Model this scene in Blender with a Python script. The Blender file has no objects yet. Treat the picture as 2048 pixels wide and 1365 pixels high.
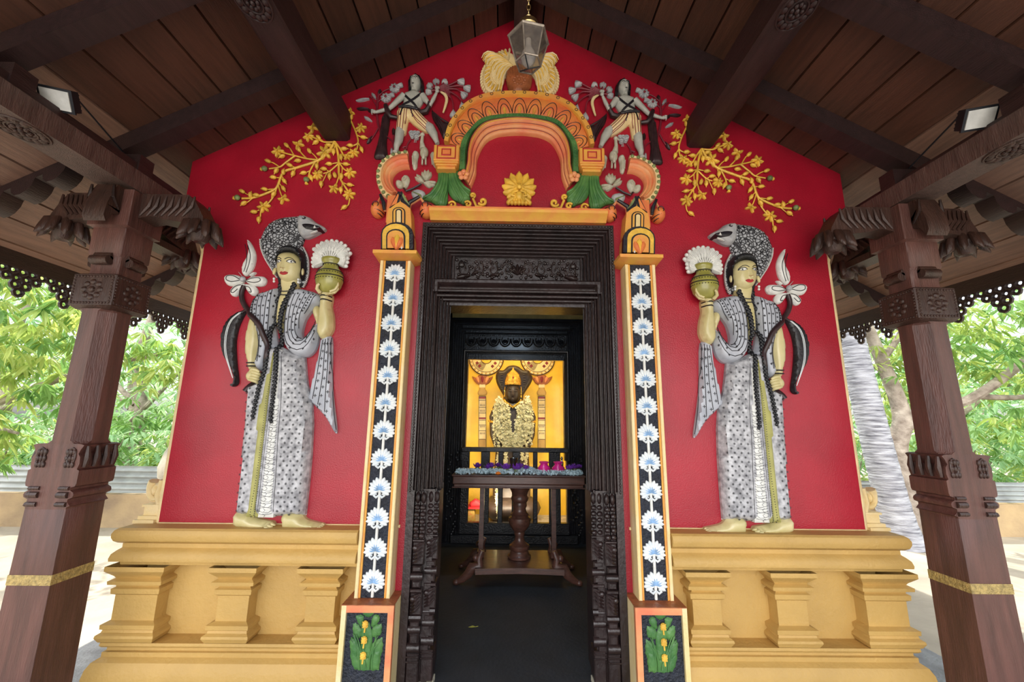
import bpy, math, random
import numpy as np
from mathutils import Vector, Matrix
from mathutils.geometry import delaunay_2d_cdt
R = random.Random(7)
C = bpy.context.scene.collection
sc = bpy.context.scene
# ---------------------------------------------------------------- camera
CX, CH, YAW, PITCH, ROLL, FPX = -0.0606, 1.5, 0.01014, 0.19271, 0.01298, 824.64
cp_, sp_ = math.cos(PITCH), math.sin(PITCH)
FW = Vector((math.sin(YAW)*cp_, math.cos(YAW)*cp_, sp_)); RT = Vector((math.cos(YAW), -math.sin(YAW), 0)); UP = RT.cross(FW)
R2 = math.cos(ROLL)*RT + math.sin(ROLL)*UP; U2 = -math.sin(ROLL)*RT + math.cos(ROLL)*UP
CO = Vector((CX, -2.7, CH))
cd = bpy.data.cameras.new('camera'); cam = bpy.data.objects.new('camera', cd); C.objects.link(cam)
cd.sensor_width = 36; cd.lens = FPX/2048*36; cd.clip_start = .02; cd.clip_end = 300
m = Matrix((R2, U2, -FW)).transposed().to_4x4(); m.translation = CO
cam.matrix_world = m; sc.camera = cam
def at(px, py, Y=0.0):
    """point (x, z) of the vertical plane y=Y that the survey of the facade gives"""
    d = FW + R2*((px-1024)/FPX) - U2*((py-682.5)/FPX)
    t = (Y-CO.y)/d.y
    return (CO.x+t*d.x, CO.z+t*d.z)
# ---------------------------------------------------------------- world, sun, exposure
sc.view_settings.view_transform = 'Standard'; sc.view_settings.look = 'None'
sc.view_settings.exposure = 0.15; sc.view_settings.gamma = 1; sc.view_settings.use_curve_mapping = False
w = bpy.data.worlds.new('world'); sc.world = w; w.use_nodes = True
wn = w.node_tree.nodes; wl = w.node_tree.links
bg = wn['Background']; sky = wn.new('ShaderNodeTexSky'); sky.sky_type = 'NISHITA'
sky.sun_disc = False; sky.sun_elevation = math.radians(52); sky.sun_rotation = math.radians(200); sky.air_density = 1.0; sky.dust_density = 3.0
hs = wn.new('ShaderNodeHueSaturation'); hs.inputs['Saturation'].default_value = .45
wl.new(sky.outputs[0], hs.inputs['Color']); wl.new(hs.outputs[0], bg.inputs[0]); bg.inputs[1].default_value = 0.46
sl = bpy.data.lights.new('sun', 'SUN'); sl.energy = 6.5; sl.angle = math.radians(.8); sl.color = (1, .95, .86)
so = bpy.data.objects.new('sun', sl); C.objects.link(so); so.location = (-6, -4, 10)
so.rotation_euler = (math.radians(36), math.radians(0), math.radians(-155))
def area(name, loc, rot, sx, sy, e, col=(1, 1, 1)):
    l = bpy.data.lights.new(name, 'AREA'); l.shape = 'RECTANGLE'; l.size = sx; l.size_y = sy; l.energy = e; l.color = col
    o = bpy.data.objects.new(name, l); C.objects.link(o); o.location = loc; o.rotation_euler = [math.radians(a) for a in rot]; return o
area('porch_daylight', (0, -6.2, 1.5), (88, 0, 0), 5.5, 2.4, 115, (1, .98, .95))
area('sanctum_lamp', (0.04, 3.12, 2.80), (48, 0, 0), 1.2, .12, 11, (1, .80, .42))
for s__ in (-1, 1): area('sanctum_side_fill', (.05+s__*.80, 3.03, 1.65), (90, 0, s__*32), .08, 1.0, 4.5, (1, .86, .55))  # added unseen strips that brighten the garland, no fixture there
area('sanctum_low_fill', (0.04, 3.05, .45), (115, 0, 0), 1.1, .1, 14, (1, .85, .6))  # added low fill lifting the idol from below, no fixture there
area('chamber_lamp', (0.05, .75, 2.9), (25, 0, 0), .6, .1, 9, (.65, .82, 1))
sp = bpy.data.lights.new('idol_fill_spot', 'SPOT'); sp.energy = 70; sp.spot_size = math.radians(46); sp.spot_blend = .5; sp.color = (1, .86, .58); sp.shadow_soft_size = .06  # added spot without a fixture, lights the front of idol and garland
spo = bpy.data.objects.new('idol_fill_spot', sp); C.objects.link(spo); spo.location = (.05, 2.3, 2.6); spo.rotation_euler = (math.radians(43), 0, 0)
# ---------------------------------------------------------------- materials
def mat(name, col, rough=.6, metal=0, var=.12, ns=8, bump=0, bs=60, col2=None, spec=.5, trans=0, stretch=None, emit=None, tr=0, coat=0, detail=6):
    M_ = bpy.data.materials.new(name); M_.use_nodes = True
    n = M_.node_tree.nodes; l = M_.node_tree.links; b = n['Principled BSDF']
    b.inputs['Roughness'].default_value = rough; b.inputs['Metallic'].default_value = metal
    b.inputs['Specular IOR Level'].default_value = spec; b.inputs['Coat Weight'].default_value = coat; b.inputs['Coat Roughness'].default_value = .15
    if trans: b.inputs['Transmission Weight'].default_value = trans
    tc = n.new('ShaderNodeTexCoord'); mp = n.new('ShaderNodeMapping'); l.new(tc.outputs['Object'], mp.inputs[0])
    if stretch: mp.inputs['Scale'].default_value = stretch
    nz = n.new('ShaderNodeTexNoise'); nz.inputs['Scale'].default_value = ns; nz.inputs['Detail'].default_value = detail; l.new(mp.outputs[0], nz.inputs[0])
    rp = n.new('ShaderNodeValToRGB'); l.new(nz.outputs[0], rp.inputs[0])
    c2 = col2 or tuple(min(1, c*(1+var*1.5)) for c in col); c1 = col if col2 else tuple(c*(1-var*1.5) for c in col)
    rp.color_ramp.elements[0].position = .3; rp.color_ramp.elements[1].position = .7
    rp.color_ramp.elements[0].color = (*c1, 1); rp.color_ramp.elements[1].color = (*c2, 1)
    l.new(rp.outputs[0], b.inputs['Base Color'])
    if bump:
        nb = n.new('ShaderNodeTexNoise'); nb.inputs['Scale'].default_value = bs; nb.inputs['Detail'].default_value = 4; l.new(mp.outputs[0], nb.inputs[0])
        bp = n.new('ShaderNodeBump'); bp.inputs['Strength'].default_value = bump; bp.inputs['Distance'].default_value = .02
        l.new(nb.outputs[0], bp.inputs['Height']); l.new(bp.outputs[0], b.inputs['Normal'])
    if emit: b.inputs['Emission Color'].default_value = (*emit[0], 1); b.inputs['Emission Strength'].default_value = emit[1]
    if tr:
        t = n.new('ShaderNodeBsdfTranslucent'); mx = n.new('ShaderNodeMixShader'); mx.inputs[0].default_value = tr
        l.new(rp.outputs[0], t.inputs[0]); l.new(b.outputs[0], mx.inputs[1]); l.new(t.outputs[0], mx.inputs[2]); l.new(mx.outputs[0], n['Material Output'].inputs[0])
    M_['b'] = 1
    return M_
def plankmat(name, col, axis='X', width=.2, var=.35):
    M_ = mat(name, col, .42, var=.16, ns=5, bump=.25, bs=30, stretch=(9, .7, 9))
    n = M_.node_tree.nodes; l = M_.node_tree.links; b = n['Principled BSDF']
    src = b.inputs['Base Color'].links[0].from_socket
    g = n.new('ShaderNodeNewGeometry'); wn_ = n.new('ShaderNodeTexWhiteNoise'); wn_.noise_dimensions = '1D'; l.new(g.outputs['Random Per Island'], wn_.inputs['W'])
    mr = n.new('ShaderNodeMapRange'); mr.inputs[3].default_value = 1-var; mr.inputs[4].default_value = 1+var; l.new(wn_.outputs[0], mr.inputs[0])
    hv = n.new('ShaderNodeHueSaturation'); l.new(mr.outputs[0], hv.inputs['Value']); l.new(src, hv.inputs['Color']); l.new(hv.outputs[0], b.inputs['Base Color'])
    return M_
M = dict(
 red=mat('red_plaster', (.36, .006, .022), .36, var=.12, ns=2.2, bump=.16, bs=120, spec=.5, coat=.12),
 cream=mat('cream_edge', (.72, .55, .28), .6, bump=.2),
 yellow=mat('ochre_plaster', (.51, .315, .090), .55, var=.07, ns=3, bump=.22, bs=45),
 gold_paint=mat('golden_yellow_paint', (.78, .47, .06), .45, var=.16, ns=14, bump=.2, bs=70),
 cream_yel=mat('cream_yellow_paint', (.78, .58, .25), .5, var=.2, ns=9, bump=.2, col2=(.82, .66, .38)),
 orange=mat('coral_orange_paint', (.72, .15, .055), .5, ns=10, col2=(.78, .27, .06), bump=.15),
 pink=mat('pink_orange_paint', (.74, .17, .085), .5, ns=6, col2=(.78, .38, .15), bump=.15),
 yor=mat('yellow_orange_paint', (.76, .42, .06), .45, ns=9, col2=(.76, .27, .07), bump=.15),
 green=mat('green_paint', (.035, .13, .035), .45, var=.3, ns=12, bump=.2, col2=(.10, .24, .06)),
 ogreen=mat('sage_green_paint', (.20, .25, .09), .5, var=.3, ns=20),
 black=mat('black_paint', (.012, .010, .014), .38, var=.2, ns=20, bump=.2),
 field=mat('blue_black_plaster', (.014, .018, .03), .5, var=.3, ns=30, bump=.9, bs=70),
 hair=mat('black_hair_paint', (.008, .009, .012), .33, var=.2, bump=.3, bs=90),
 skin=mat('olive_yellow_skin_paint', (.52, .45, .20), .35, var=.1, ns=10, bump=.08, col2=(.66, .57, .30), coat=.25),
 gskin=mat('grey_skin_paint', (.36, .36, .32), .45, var=.15, ns=25, bump=.1, col2=(.50, .49, .43)),
 white=mat('white_paint', (.72, .72, .68), .45, var=.08, ns=20, bump=.1),
 bwhite=mat('pale_blue_white_paint', (.62, .68, .72), .45, var=.1, ns=16, col2=(.80, .82, .80)),
 blue=mat('light_blue_paint', (.24, .40, .62), .5, var=.2, ns=30),
 shawl=mat('grey_shawl_paint', (.33, .35, .40), .42, var=.12, ns=9, col2=(.48, .50, .55), coat=.2),
 motif=mat('grey_black_motif_paint', (.045, .045, .05), .5),
 skirt=mat('grey_white_skirt_paint', (.19, .19, .205), .45, var=.1, ns=30, detail=2, col2=(.56, .56, .58), coat=.2),
 sash=mat('olive_sash_paint', (.36, .34, .10), .5, var=.15, ns=10),
 pot=mat('olive_pot_paint', (.30, .28, .06), .3, var=.15, ns=14, coat=.4),
 lips=mat('lip_red', (.42, .015, .02), .4), iris=mat('eye_dark', (.03, .025, .03), .3),
 dred=mat('dark_red_paint', (.20, .015, .03), .5, var=.2), grey=mat('grey_paint', (.30, .31, .33), .5, ns=25, col2=(.48, .47, .46), bump=.2),
 wine=mat('brown_black_cloth_paint', (.03, .012, .014), .4, ns=25, var=.3),
 brown=mat('copper_brown_paint', (.33, .10, .035), .45, var=.2, ns=20, bump=.2),
 bgrey=mat('beige_grey_paint', (.42, .38, .26), .5, var=.2, ns=30, col2=(.55, .54, .44), bump=.2),
 wood=mat('dark_brown_wood', (.045, .020, .014), .42, var=.25, ns=4, bump=.3, bs=25, stretch=(6, 6, .8)),
 woodred=mat('red_brown_wood', (.10, .040, .031), .45, var=.22, ns=4, bump=.3, bs=25, stretch=(7, 7, .7)),
 woodlight=mat('lit_brown_wood', (.10, .062, .052), .30, var=.2, ns=7, bump=.4, bs=35, stretch=(5, 5, .8)),  # paler brown carries the ground glare on the lower beams
 beam=mat('beam_wood', (.027, .012, .012), .45, var=.22, ns=5, bump=.25, bs=30, stretch=(7, .8, 7)),
 door=mat('blackened_door_wood', (.020, .010, .0095), .40, var=.3, ns=8, bump=.25, bs=50, stretch=(1, 1, .6), coat=.2),
 inner=mat('black_inner_wood', (.011, .011, .014), .33, var=.3, ns=8, bump=.3, bs=50, coat=.3),
 table=mat('table_wood', (.10, .042, .03), .35, var=.25, ns=7, bump=.15, coat=.3, stretch=(1.2, 6, 6)),
 goldband=mat('gold_band_paint', (.42, .30, .10), .45, var=.25, ns=60, bump=.7, bs=120),
 floor=mat('dark_slate_floor', (.026, .029, .034), .6, var=.15, ns=5, bump=.15, bs=40),
 sand=mat('sandy_ground', (.33, .285, .22), .9, var=.16, ns=1.4, bump=.5, bs=12),
 cwall=mat('weathered_ochre_wall', (.24, .17, .11), .85, var=.35, ns=1.6, bump=.4, bs=18, col2=(.50, .36, .19)),
 sheet=mat('grey_roofing_sheet', (.34, .36, .36), .7, var=.2, ns=3),
 kerb=mat('grey_stone', (.30, .31, .32), .7, var=.15, bump=.3),
 brass=mat('old_brass', (.50, .38, .18), .3, metal=1, var=.2, ns=30),
 pewter=mat('dusty_metal_frame', (.34, .29, .24), .42, metal=.6, var=.25, ns=30),
 bulb=mat('frosted_bulb', (.90, .89, .87), .25, var=.02, spec=.6),
 dark=mat('dark_housing', (.015, .016, .02), .4),
 goldwall=mat('gold_wall', (.80, .50, .035), .42, var=.08, ns=5, bump=.12, coat=.2),
 chwall=mat('ochre_chamber_wall', (.34, .24, .07), .7, var=.15),
 chdark=mat('dark_chamber', (.03, .026, .025), .7, var=.2),
 stone=mat('black_idol_stone', (.040, .025, .018), .45, var=.2, ns=20),
 gold=mat('gold_metal', (.95, .50, .10), .25, metal=1, var=.25, ns=60, bump=.8, bs=90),
 jasm=mat('cream_jasmine', (.95, .85, .58), .6, var=.1, ns=40), jasw=mat('white_jasmine', (.62, .76, .80), .6, var=.1, ns=40),
 purple=mat('purple_petal', (.24, .05, .50), .5, var=.3, ns=30, tr=.15), marig=mat('marigold', (.9, .22, .01), .6),
 magenta=mat('magenta_pot_glaze', (.72, .02, .26), .28, var=.12, ns=12, coat=.4),
 redcloth=mat('red_cloth', (.45, .01, .015), .7), pattern=mat('orange_cloth', (.6, .2, .05), .7, ns=40, col2=(.6, .5, .1)),
 steel=mat('steel', (.7, .68, .62), .2, metal=1), plaque=mat('pale_stone', (.55, .50, .38), .7, var=.2, bump=.5, bs=25),
 palm=mat('pale_ringed_bark', (.10, .10, .12), .85, var=.3, ns=3.5, bump=1, bs=9, stretch=(1, 1, 9), col2=(.52, .53, .57)),
 bark=mat('lichen_bark', (.17, .13, .10), .9, var=.35, ns=6, bump=1, bs=18, col2=(.44, .38, .31)),
 leafA=mat('mango_leaf', (.22, .36, .06), .45, var=.35, ns=1.8, tr=.55, col2=(.60, .68, .20)),
 leafB=mat('deep_leaf', (.11, .26, .06), .45, var=.35, ns=1.5, tr=.55, col2=(.36, .56, .16)),
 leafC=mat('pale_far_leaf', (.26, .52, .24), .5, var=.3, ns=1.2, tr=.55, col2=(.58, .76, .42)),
 leafy=mat('dry_leaf', (.5, .48, .08), .6))
def glassmat():
    g = bpy.data.materials.new('smoky_glass'); g.use_nodes = True; n = g.node_tree.nodes; l = g.node_tree.links
    n.remove(n['Principled BSDF']); t = n.new('ShaderNodeBsdfTransparent'); t.inputs[0].default_value = (.62, .58, .54, 1)
    gl = n.new('ShaderNodeBsdfGlossy'); gl.inputs['Roughness'].default_value = .12; gl.inputs[0].default_value = (.8, .8, .8, 1)
    df = n.new('ShaderNodeBsdfDiffuse'); df.inputs[0].default_value = (.42, .39, .36, 1)
    nz = n.new('ShaderNodeTexNoise'); nz.inputs['Scale'].default_value = 22; mr = n.new('ShaderNodeMapRange'); l.new(nz.outputs[0], mr.inputs[0]); mr.inputs[3].default_value = .0; mr.inputs[4].default_value = .24
    m1 = n.new('ShaderNodeMixShader'); l.new(mr.outputs[0], m1.inputs[0]); l.new(t.outputs[0], m1.inputs[1]); l.new(df.outputs[0], m1.inputs[2])
    m2 = n.new('ShaderNodeMixShader'); m2.inputs[0].default_value = .18; l.new(m1.outputs[0], m2.inputs[1]); l.new(gl.outputs[0], m2.inputs[2]); l.new(m2.outputs[0], n['Material Output'].inputs[0]); return g
M['glass'] = glassmat()
def scalemat():
    s = mat('cobra_scales', (.30, .31, .33), .4, var=.2, ns=20, col2=(.50, .51, .53)); n = s.node_tree.nodes; l = s.node_tree.links; b = n['Principled BSDF']
    src = b.inputs['Base Color'].links[0].from_socket
    tc = n['Texture Coordinate']; v = n.new('ShaderNodeTexVoronoi'); v.feature = 'DISTANCE_TO_EDGE'; v.inputs['Scale'].default_value = 46; l.new(tc.outputs['Object'], v.inputs[0])
    rp = n.new('ShaderNodeValToRGB'); rp.color_ramp.elements[0].position = .05; rp.color_ramp.elements[1].position = .16; l.new(v.outputs['Distance'], rp.inputs[0])
    mx = n.new('ShaderNodeMix'); mx.data_type = 'RGBA'; l.new(rp.outputs[0], mx.inputs[0]); mx.inputs[6].default_value = (.012, .012, .015, 1); l.new(src, mx.inputs[7]); l.new(mx.outputs[2], b.inputs['Base Color'])
    bp = n.new('ShaderNodeBump'); bp.inputs['Strength'].default_value = .8; bp.inputs['Distance'].default_value = .006; l.new(rp.outputs[0], bp.inputs['Height']); l.new(bp.outputs[0], b.inputs['Normal'])
    return s
M['scales'] = scalemat()
# ---------------------------------------------------------------- mesh builder
def cr(pts, n=4, closed=True):
    P_ = [tuple(p) for p in pts]; out = []; N = len(P_); D = len(P_[0])
    rng = range(N) if closed else range(N-1)
    for i in rng:
        g = (lambda k: P_[k % N]) if closed else (lambda k: P_[max(0, min(N-1, k))])
        a, b, c, d = g(i-1), g(i), g(i+1), g(i+2)
        for j in range(n):
            t = j/n
            out.append(tuple(.5*(2*b[k]+(c[k]-a[k])*t+(2*a[k]-5*b[k]+4*c[k]-d[k])*t*t+(3*b[k]-a[k]-3*c[k]+d[k])*t**3) for k in range(D)))
    if not closed: out.append(P_[-1])
    return out
def resamp(pts, n, closed=False):
    A = np.array(pts, float)
    if closed: A = np.vstack([A, A[:1]])
    d = np.r_[0, np.cumsum(np.linalg.norm(np.diff(A, axis=0), axis=1))]
    t = np.linspace(0, d[-1], n+1 if closed else n)
    if closed: t = t[:-1]
    return np.stack([np.interp(t, d, A[:, k]) for k in range(A.shape[1])], 1)
def wloc(o):
    v = Vector((0, 0, 0))
    while o: v = v+Vector(o.location); o = o.parent
    return v
class MB:
    def __init__(s, mirror=False):
        s.v = []; s.f = []; s.mi = []; s.ms = []; s.cur = 0; s.k = -1 if mirror else 1; s.sm = []; s.smooth = True
    def m(s, name):
        if name not in s.ms: s.ms.append(name)
        s.cur = s.ms.index(name); return s
    def add(s, vs, fs, smooth=None):
        o = len(s.v)
        if s.k == 1: s.v += [tuple(p) for p in vs]
        else: s.v += [(-p[0], p[1], p[2]) for p in vs]
        for f in fs:
            f = [i+o for i in f]
            s.f.append(f if s.k == 1 else f[::-1]); s.mi.append(s.cur); s.sm.append(s.smooth if smooth is None else smooth)
        return s
    def box(s, x0, x1, y0, y1, z0, z1):
        x0, x1 = sorted((x0, x1)); y0, y1 = sorted((y0, y1)); z0, z1 = sorted((z0, z1))
        s.add([(x0,y0,z0),(x1,y0,z0),(x1,y1,z0),(x0,y1,z0),(x0,y0,z1),(x1,y0,z1),(x1,y1,z1),(x0,y1,z1)],
              [(0,3,2,1),(4,5,6,7),(0,1,5,4),(1,2,6,5),(2,3,7,6),(3,0,4,7)], False); return s
    def bev(s, x0, x1, y0, y1, z0, z1, b=.006):
        x0, x1 = sorted((x0, x1)); y0, y1 = sorted((y0, y1)); z0, z1 = sorted((z0, z1)); b = min(b, (x1-x0)*.45, (z1-z0)*.45, (y1-y0)*.45)
        # box whose front (-y) edges are chamfered
        vs = [(x0,y1,z0),(x1,y1,z0),(x1,y1,z1),(x0,y1,z1),(x0,y0+b,z0),(x1,y0+b,z0),(x1,y0+b,z1),(x0,y0+b,z1),(x0+b,y0,z0+b),(x1-b,y0,z0+b),(x1-b,y0,z1-b),(x0+b,y0,z1-b)]
        s.add(vs, [(0,3,2,1),(0,1,5,4),(1,2,6,5),(2,3,7,6),(3,0,4,7),(4,5,9,8),(5,6,10,9),(6,7,11,10),(7,4,8,11),(8,9,10,11)], False); return s
    def prism(s, poly, a0, a1, axis='y'):
        """poly 2D extruded along axis: y -> (x,z), x -> (y,z), z -> (x,y)"""
        A = sum(poly[i][0]*poly[(i+1) % len(poly)][1]-poly[(i+1) % len(poly)][0]*poly[i][1] for i in range(len(poly)))
        if A < 0: poly = poly[::-1]
        f = dict(y=lambda p, a: (p[0], a, p[1]), x=lambda p, a: (a, p[0], p[1]), z=lambda p, a: (p[0], p[1], a))[axis]
        n = len(poly); lo, hi = sorted((a0, a1))
        vs = [f(p, lo) for p in poly]+[f(p, hi) for p in poly]
        top = list(range(n)); bot = list(range(n, 2*n))
        side = [(i, (i+1) % n, n+(i+1) % n, n+i) for i in range(n)]
        if axis == 'y': fs = [top, bot[::-1]]+[q[::-1] for q in side]
        else: fs = [top[::-1], bot]+side
        s.add(vs, fs, False); return s
    def tube(s, pts, r, n=7, closed=False, flat=1):
        pts = [Vector(p) for p in pts]; N = len(pts); rr = r if hasattr(r, '__len__') else [r]*N
        if len(rr) != N: rr = np.interp(np.linspace(0, 1, N), np.linspace(0, 1, len(rr)), rr)
        rr = [float(q) for q in rr]; vs = []; up = None
        for i, p in enumerate(pts):
            a = pts[(i-1) % N] if closed or i else p; b = pts[(i+1) % N] if closed or i < N-1 else p
            t = (b-a).normalized() if (b-a).length > 1e-9 else Vector((0, 0, 1))
            if up is None:
                up = Vector((0, -1, 0)) if abs(t.y) < .9 else Vector((1, 0, 0))
            u = (up-t*up.dot(t)); u = u.normalized() if u.length > 1e-6 else t.orthogonal().normalized(); up = u; w_ = t.cross(u)
            for k in range(n):
                an = 2*math.pi*k/n
                vs.append(p+rr[i]*(math.cos(an)*u*flat+math.sin(an)*w_))
        fs = []
        for i in range(N if closed else N-1):
            j = (i+1) % N
            for k in range(n):
                fs.append((i*n+k, i*n+(k+1) % n, j*n+(k+1) % n, j*n+k))
        if not closed: fs += [tuple(range(n))[::-1], tuple((N-1)*n+k for k in range(n))]
        s.add(vs, fs); return s
    def lathe(s, prof, c, n=20, sy=1., tilt=None):
        vs = []; P_ = len(prof)
        for r, z in prof:
            for k in range(n):
                a = 2*math.pi*k/n; vs.append(Vector((r*math.cos(a), r*math.sin(a)*sy, z)))
        if tilt: q = Matrix.Rotation(tilt[0], 3, 'X') @ Matrix.Rotation(tilt[1], 3, 'Y'); vs = [q @ v for v in vs]
        vs = [v+Vector(c) for v in vs]; fs = []
        for i in range(P_-1):
            for k in range(n): fs.append((i*n+k, i*n+(k+1) % n, (i+1)*n+(k+1) % n, (i+1)*n+k))
        fs += [tuple(range(n))[::-1], tuple((P_-1)*n+k for k in range(n))]
        s.add(vs, fs); return s
    def sqlathe(s, prof, c, ch=0):
        """square section column; prof (halfwidth,z[,chamfer])"""
        vs = []
        for q in prof:
            h, z = q[0], q[1]; k = q[2] if len(q) > 2 else ch
            k = max(k, .001)
            for x, y in ((h, -h+k), (h, h-k), (h-k, h), (-h+k, h), (-h, h-k), (-h, -h+k), (-h+k, -h), (h-k, -h)): vs.append((c[0]+x, c[1]+y, c[2]+z))
        fs = []
        for i in range(len(prof)-1):
            for k in range(8): fs.append((i*8+k, i*8+(k+1) % 8, (i+1)*8+(k+1) % 8, (i+1)*8+k))
        fs += [tuple(range(8))[::-1], tuple((len(prof)-1)*8+k for k in range(8))]
        s.add(vs, fs, False); return s
    def ell(s, c, r, rot=0, n=12, m_=8, axis='Y', R3=None):
        r = r if hasattr(r, '__len__') else (r, r, r); q = R3 or Matrix.Rotation(rot, 3, axis)
        vs = [Vector((0, 0, -1))]
        for i in range(1, m_):
            t = math.pi*i/m_
            for k in range(n): vs.append(Vector((math.sin(t)*math.cos(2*math.pi*k/n), math.sin(t)*math.sin(2*math.pi*k/n), -math.cos(t))))
        vs.append(Vector((0, 0, 1)))
        vs = [q @ Vector((v.x*r[0], v.y*r[1], v.z*r[2]))+Vector(c) for v in vs]
        fs = [(0, 1+(k+1) % n, 1+k) for k in range(n)]
        for i in range(m_-2):
            for k in range(n): fs.append((1+i*n+k, 1+i*n+(k+1) % n, 1+(i+1)*n+(k+1) % n, 1+(i+1)*n+k))
        L_ = len(vs)-1; o = 1+(m_-2)*n
        fs += [(L_, o+k, o+(k+1) % n) for k in range(n)]
        s.add(vs, fs); return s
    def petal(s, c, ang, ln, wd, th, y=None, n=7, tip=.25, tail=.35, curl=0):
        """domed petal on a vertical plane: starts at c=(x,y,z) going to angle ang (0 = up, + = right)"""
        dx, dz = math.sin(ang), math.cos(ang); vs = []; K = 5
        for i in range(n+1):
            t = i/n; t = t if i < n else .995
            w_ = wd*.5*(tail+(1-tail)*math.sin(min(1, t/.68)*math.pi/2))*(1 if t < .62 else math.sqrt(max(0, 1-((t-.62)/.38)**2))**(.75+tip))
            for k in range(K):
                u = (k/(K-1)-.5)*2
                x = c[0]+dx*ln*t+dz*w_*u; z = c[2]+dz*ln*t-dx*w_*u
                vs.append((x, c[1]-th*(1-u*u)*(.4+.6*math.sin(math.pi*min(1, t+.1)))-curl*t*t, z))
        fs = []
        for i in range(n):
            for k in range(K-1): fs.append((i*K+k, i*K+k+1, (i+1)*K+k+1, (i+1)*K+k))
        b = list(range(0, (n+1)*K, K)); e = list(range(K-1, (n+1)*K, K))
        o = len(vs); ring = [i for i in range(K)]+e[1:]+[n*K+k for k in range(K-2, -1, -1)]+b[1:-1][::-1]
        for i in ring: vs.append((vs[i][0], c[1]+.012, vs[i][2]))
        L_ = len(ring)
        for i in range(L_): fs.append((ring[(i+1) % L_], ring[i], o+i, o+(i+1) % L_))
        s.add(vs, fs); return s
    def relief(s, poly, depth, Rr, y0=0., edge=.35, smooth=3, res=None, minis=0, back=.004, fn=None):
        """bulging plaster relief with outline poly (x,z) on the plane y0. returns height(x,z)"""
        pts = cr(poly, smooth) if smooth else poly
        A = np.array(pts); ext = (A.max(0)-A.min(0)); per = np.linalg.norm(np.roll(A, -1, 0)-A, axis=1).sum()
        sp = res or max(min(Rr*.4, max(ext)/12), max(ext)/45)
        nb = max(12, int(per/sp)); 
        if smooth: A = resamp(pts, nb, True)
        else:
            B = []
            for i in range(len(pts)):
                a, b = np.array(pts[i]), np.array(pts[(i+1) % len(pts)]); k = max(1, int(np.linalg.norm(b-a)/sp))
                B += [a+(b-a)*j/k for j in range(k)]
            A = np.array(B)
        nb = len(A)
        def dist(Q):
            a = A; b = np.roll(A, -1, 0); ab = b-a; L2 = (ab**2).sum(1)+1e-12
            t = np.clip(((Q[:, None]-a[None])*ab[None]).sum(2)/L2, 0, 1)
            d = np.linalg.norm(Q[:, None]-(a[None]+t[..., None]*ab[None]), axis=2).min(1)
            x, z = Q[:, 0][:, None], Q[:, 1][:, None]; c = ((a[:, 1] > z) != (b[:, 1] > z)) & (x < (b[:, 0]-a[:, 0])*(z-a[:, 1])/(b[:, 1]-a[:, 1]+1e-15)+a[:, 0])
            return d, c.sum(1) % 2 == 1
        def hgt(Q):
            Q = np.atleast_2d(np.array(Q, float)); d, ins = dist(Q); t = np.clip(d/Rr, 0, 1)
            h = depth*(edge+(1-edge)*np.sqrt(np.maximum(0, 1-(1-t)**2)))
            if fn: h = h+np.array([fn(q[0], q[1]) for q in Q])*np.clip(t*2, 0, 1)
            return np.where(ins, h, 0)-y0*np.where(ins, 1, 0)
        g = np.array([(x, z) for i, x in enumerate(np.arange(A[:, 0].min()+sp*.5, A[:, 0].max(), sp)) for z in np.arange(A[:, 1].min()+sp*(.5+.5*(i % 2)), A[:, 1].max(), sp)])
        if len(g):
            d, ins = dist(g); g = g[ins & (d > sp*.45)]
        Q = np.vstack([A, g]) if len(g) else A
        r = delaunay_2d_cdt([Vector(q) for q in Q], [(i, (i+1) % nb) for i in range(nb)], [], 1, 1e-6)
        V = np.array([tuple(v) for v in r[0]]); h = hgt(V)
        d, _ = dist(V); onb = d < 1e-5; h = np.where(onb, depth*edge-y0, h)
        vs = [(v[0], -h_, v[1]) for v, h_ in zip(V, h)]; fs = []
        for f in r[2]:
            a = sum(V[f[i]][0]*V[f[(i+1) % len(f)]][1]-V[f[(i+1) % len(f)]][0]*V[f[i]][1] for i in range(len(f)))
            fs.append(tuple(f) if a > 0 else tuple(f)[::-1])
        o = len(vs); vs += [(a[0], -depth*edge+y0, a[1]) for a in A]+[(a[0], y0+back, a[1]) for a in A]
        ar = sum(A[i][0]*A[(i+1) % nb][1]-A[(i+1) % nb][0]*A[i][1] for i in range(nb))
        for i in range(nb):
            j = (i+1) % nb; q = (o+i, o+nb+i, o+nb+j, o+j); fs.append(q if ar > 0 else q[::-1])
        s.add(vs, fs); return hgt
    def band(s, outer, inner, prof, n=40, y0=0.):
        """strip between two open polylines (x,z); prof = list of (t across, depth)"""
        O = resamp(cr(outer, 5, False), n); I = resamp(cr(inner, 5, False), n); vs = []; K = len(prof)+2
        for i in range(n):
            for j in range(K):
                t, d = prof[0] if j == 0 else prof[-1] if j == K-1 else prof[j-1]
                if j in (0, K-1): d = -.004
                p = O[i]*(1-t)+I[i]*t; vs.append((p[0], y0-d, p[1]))
        fs = [(i*K+j, i*K+j+1, (i+1)*K+j+1, (i+1)*K+j) for i in range(n-1) for j in range(K-1)]
        fs += [tuple(range(K))[::-1], tuple((n-1)*K+j for j in range(K))]
        # orientation: make faces look to -y
        a = Vector(vs[0]); f = fs[K]; nn = (Vector(vs[f[1]])-Vector(vs[f[0]])).cross(Vector(vs[f[2]])-Vector(vs[f[1]]))
        if nn.y > 0: fs = [q[::-1] for q in fs]
        s.add(vs, fs, True); return s
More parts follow.
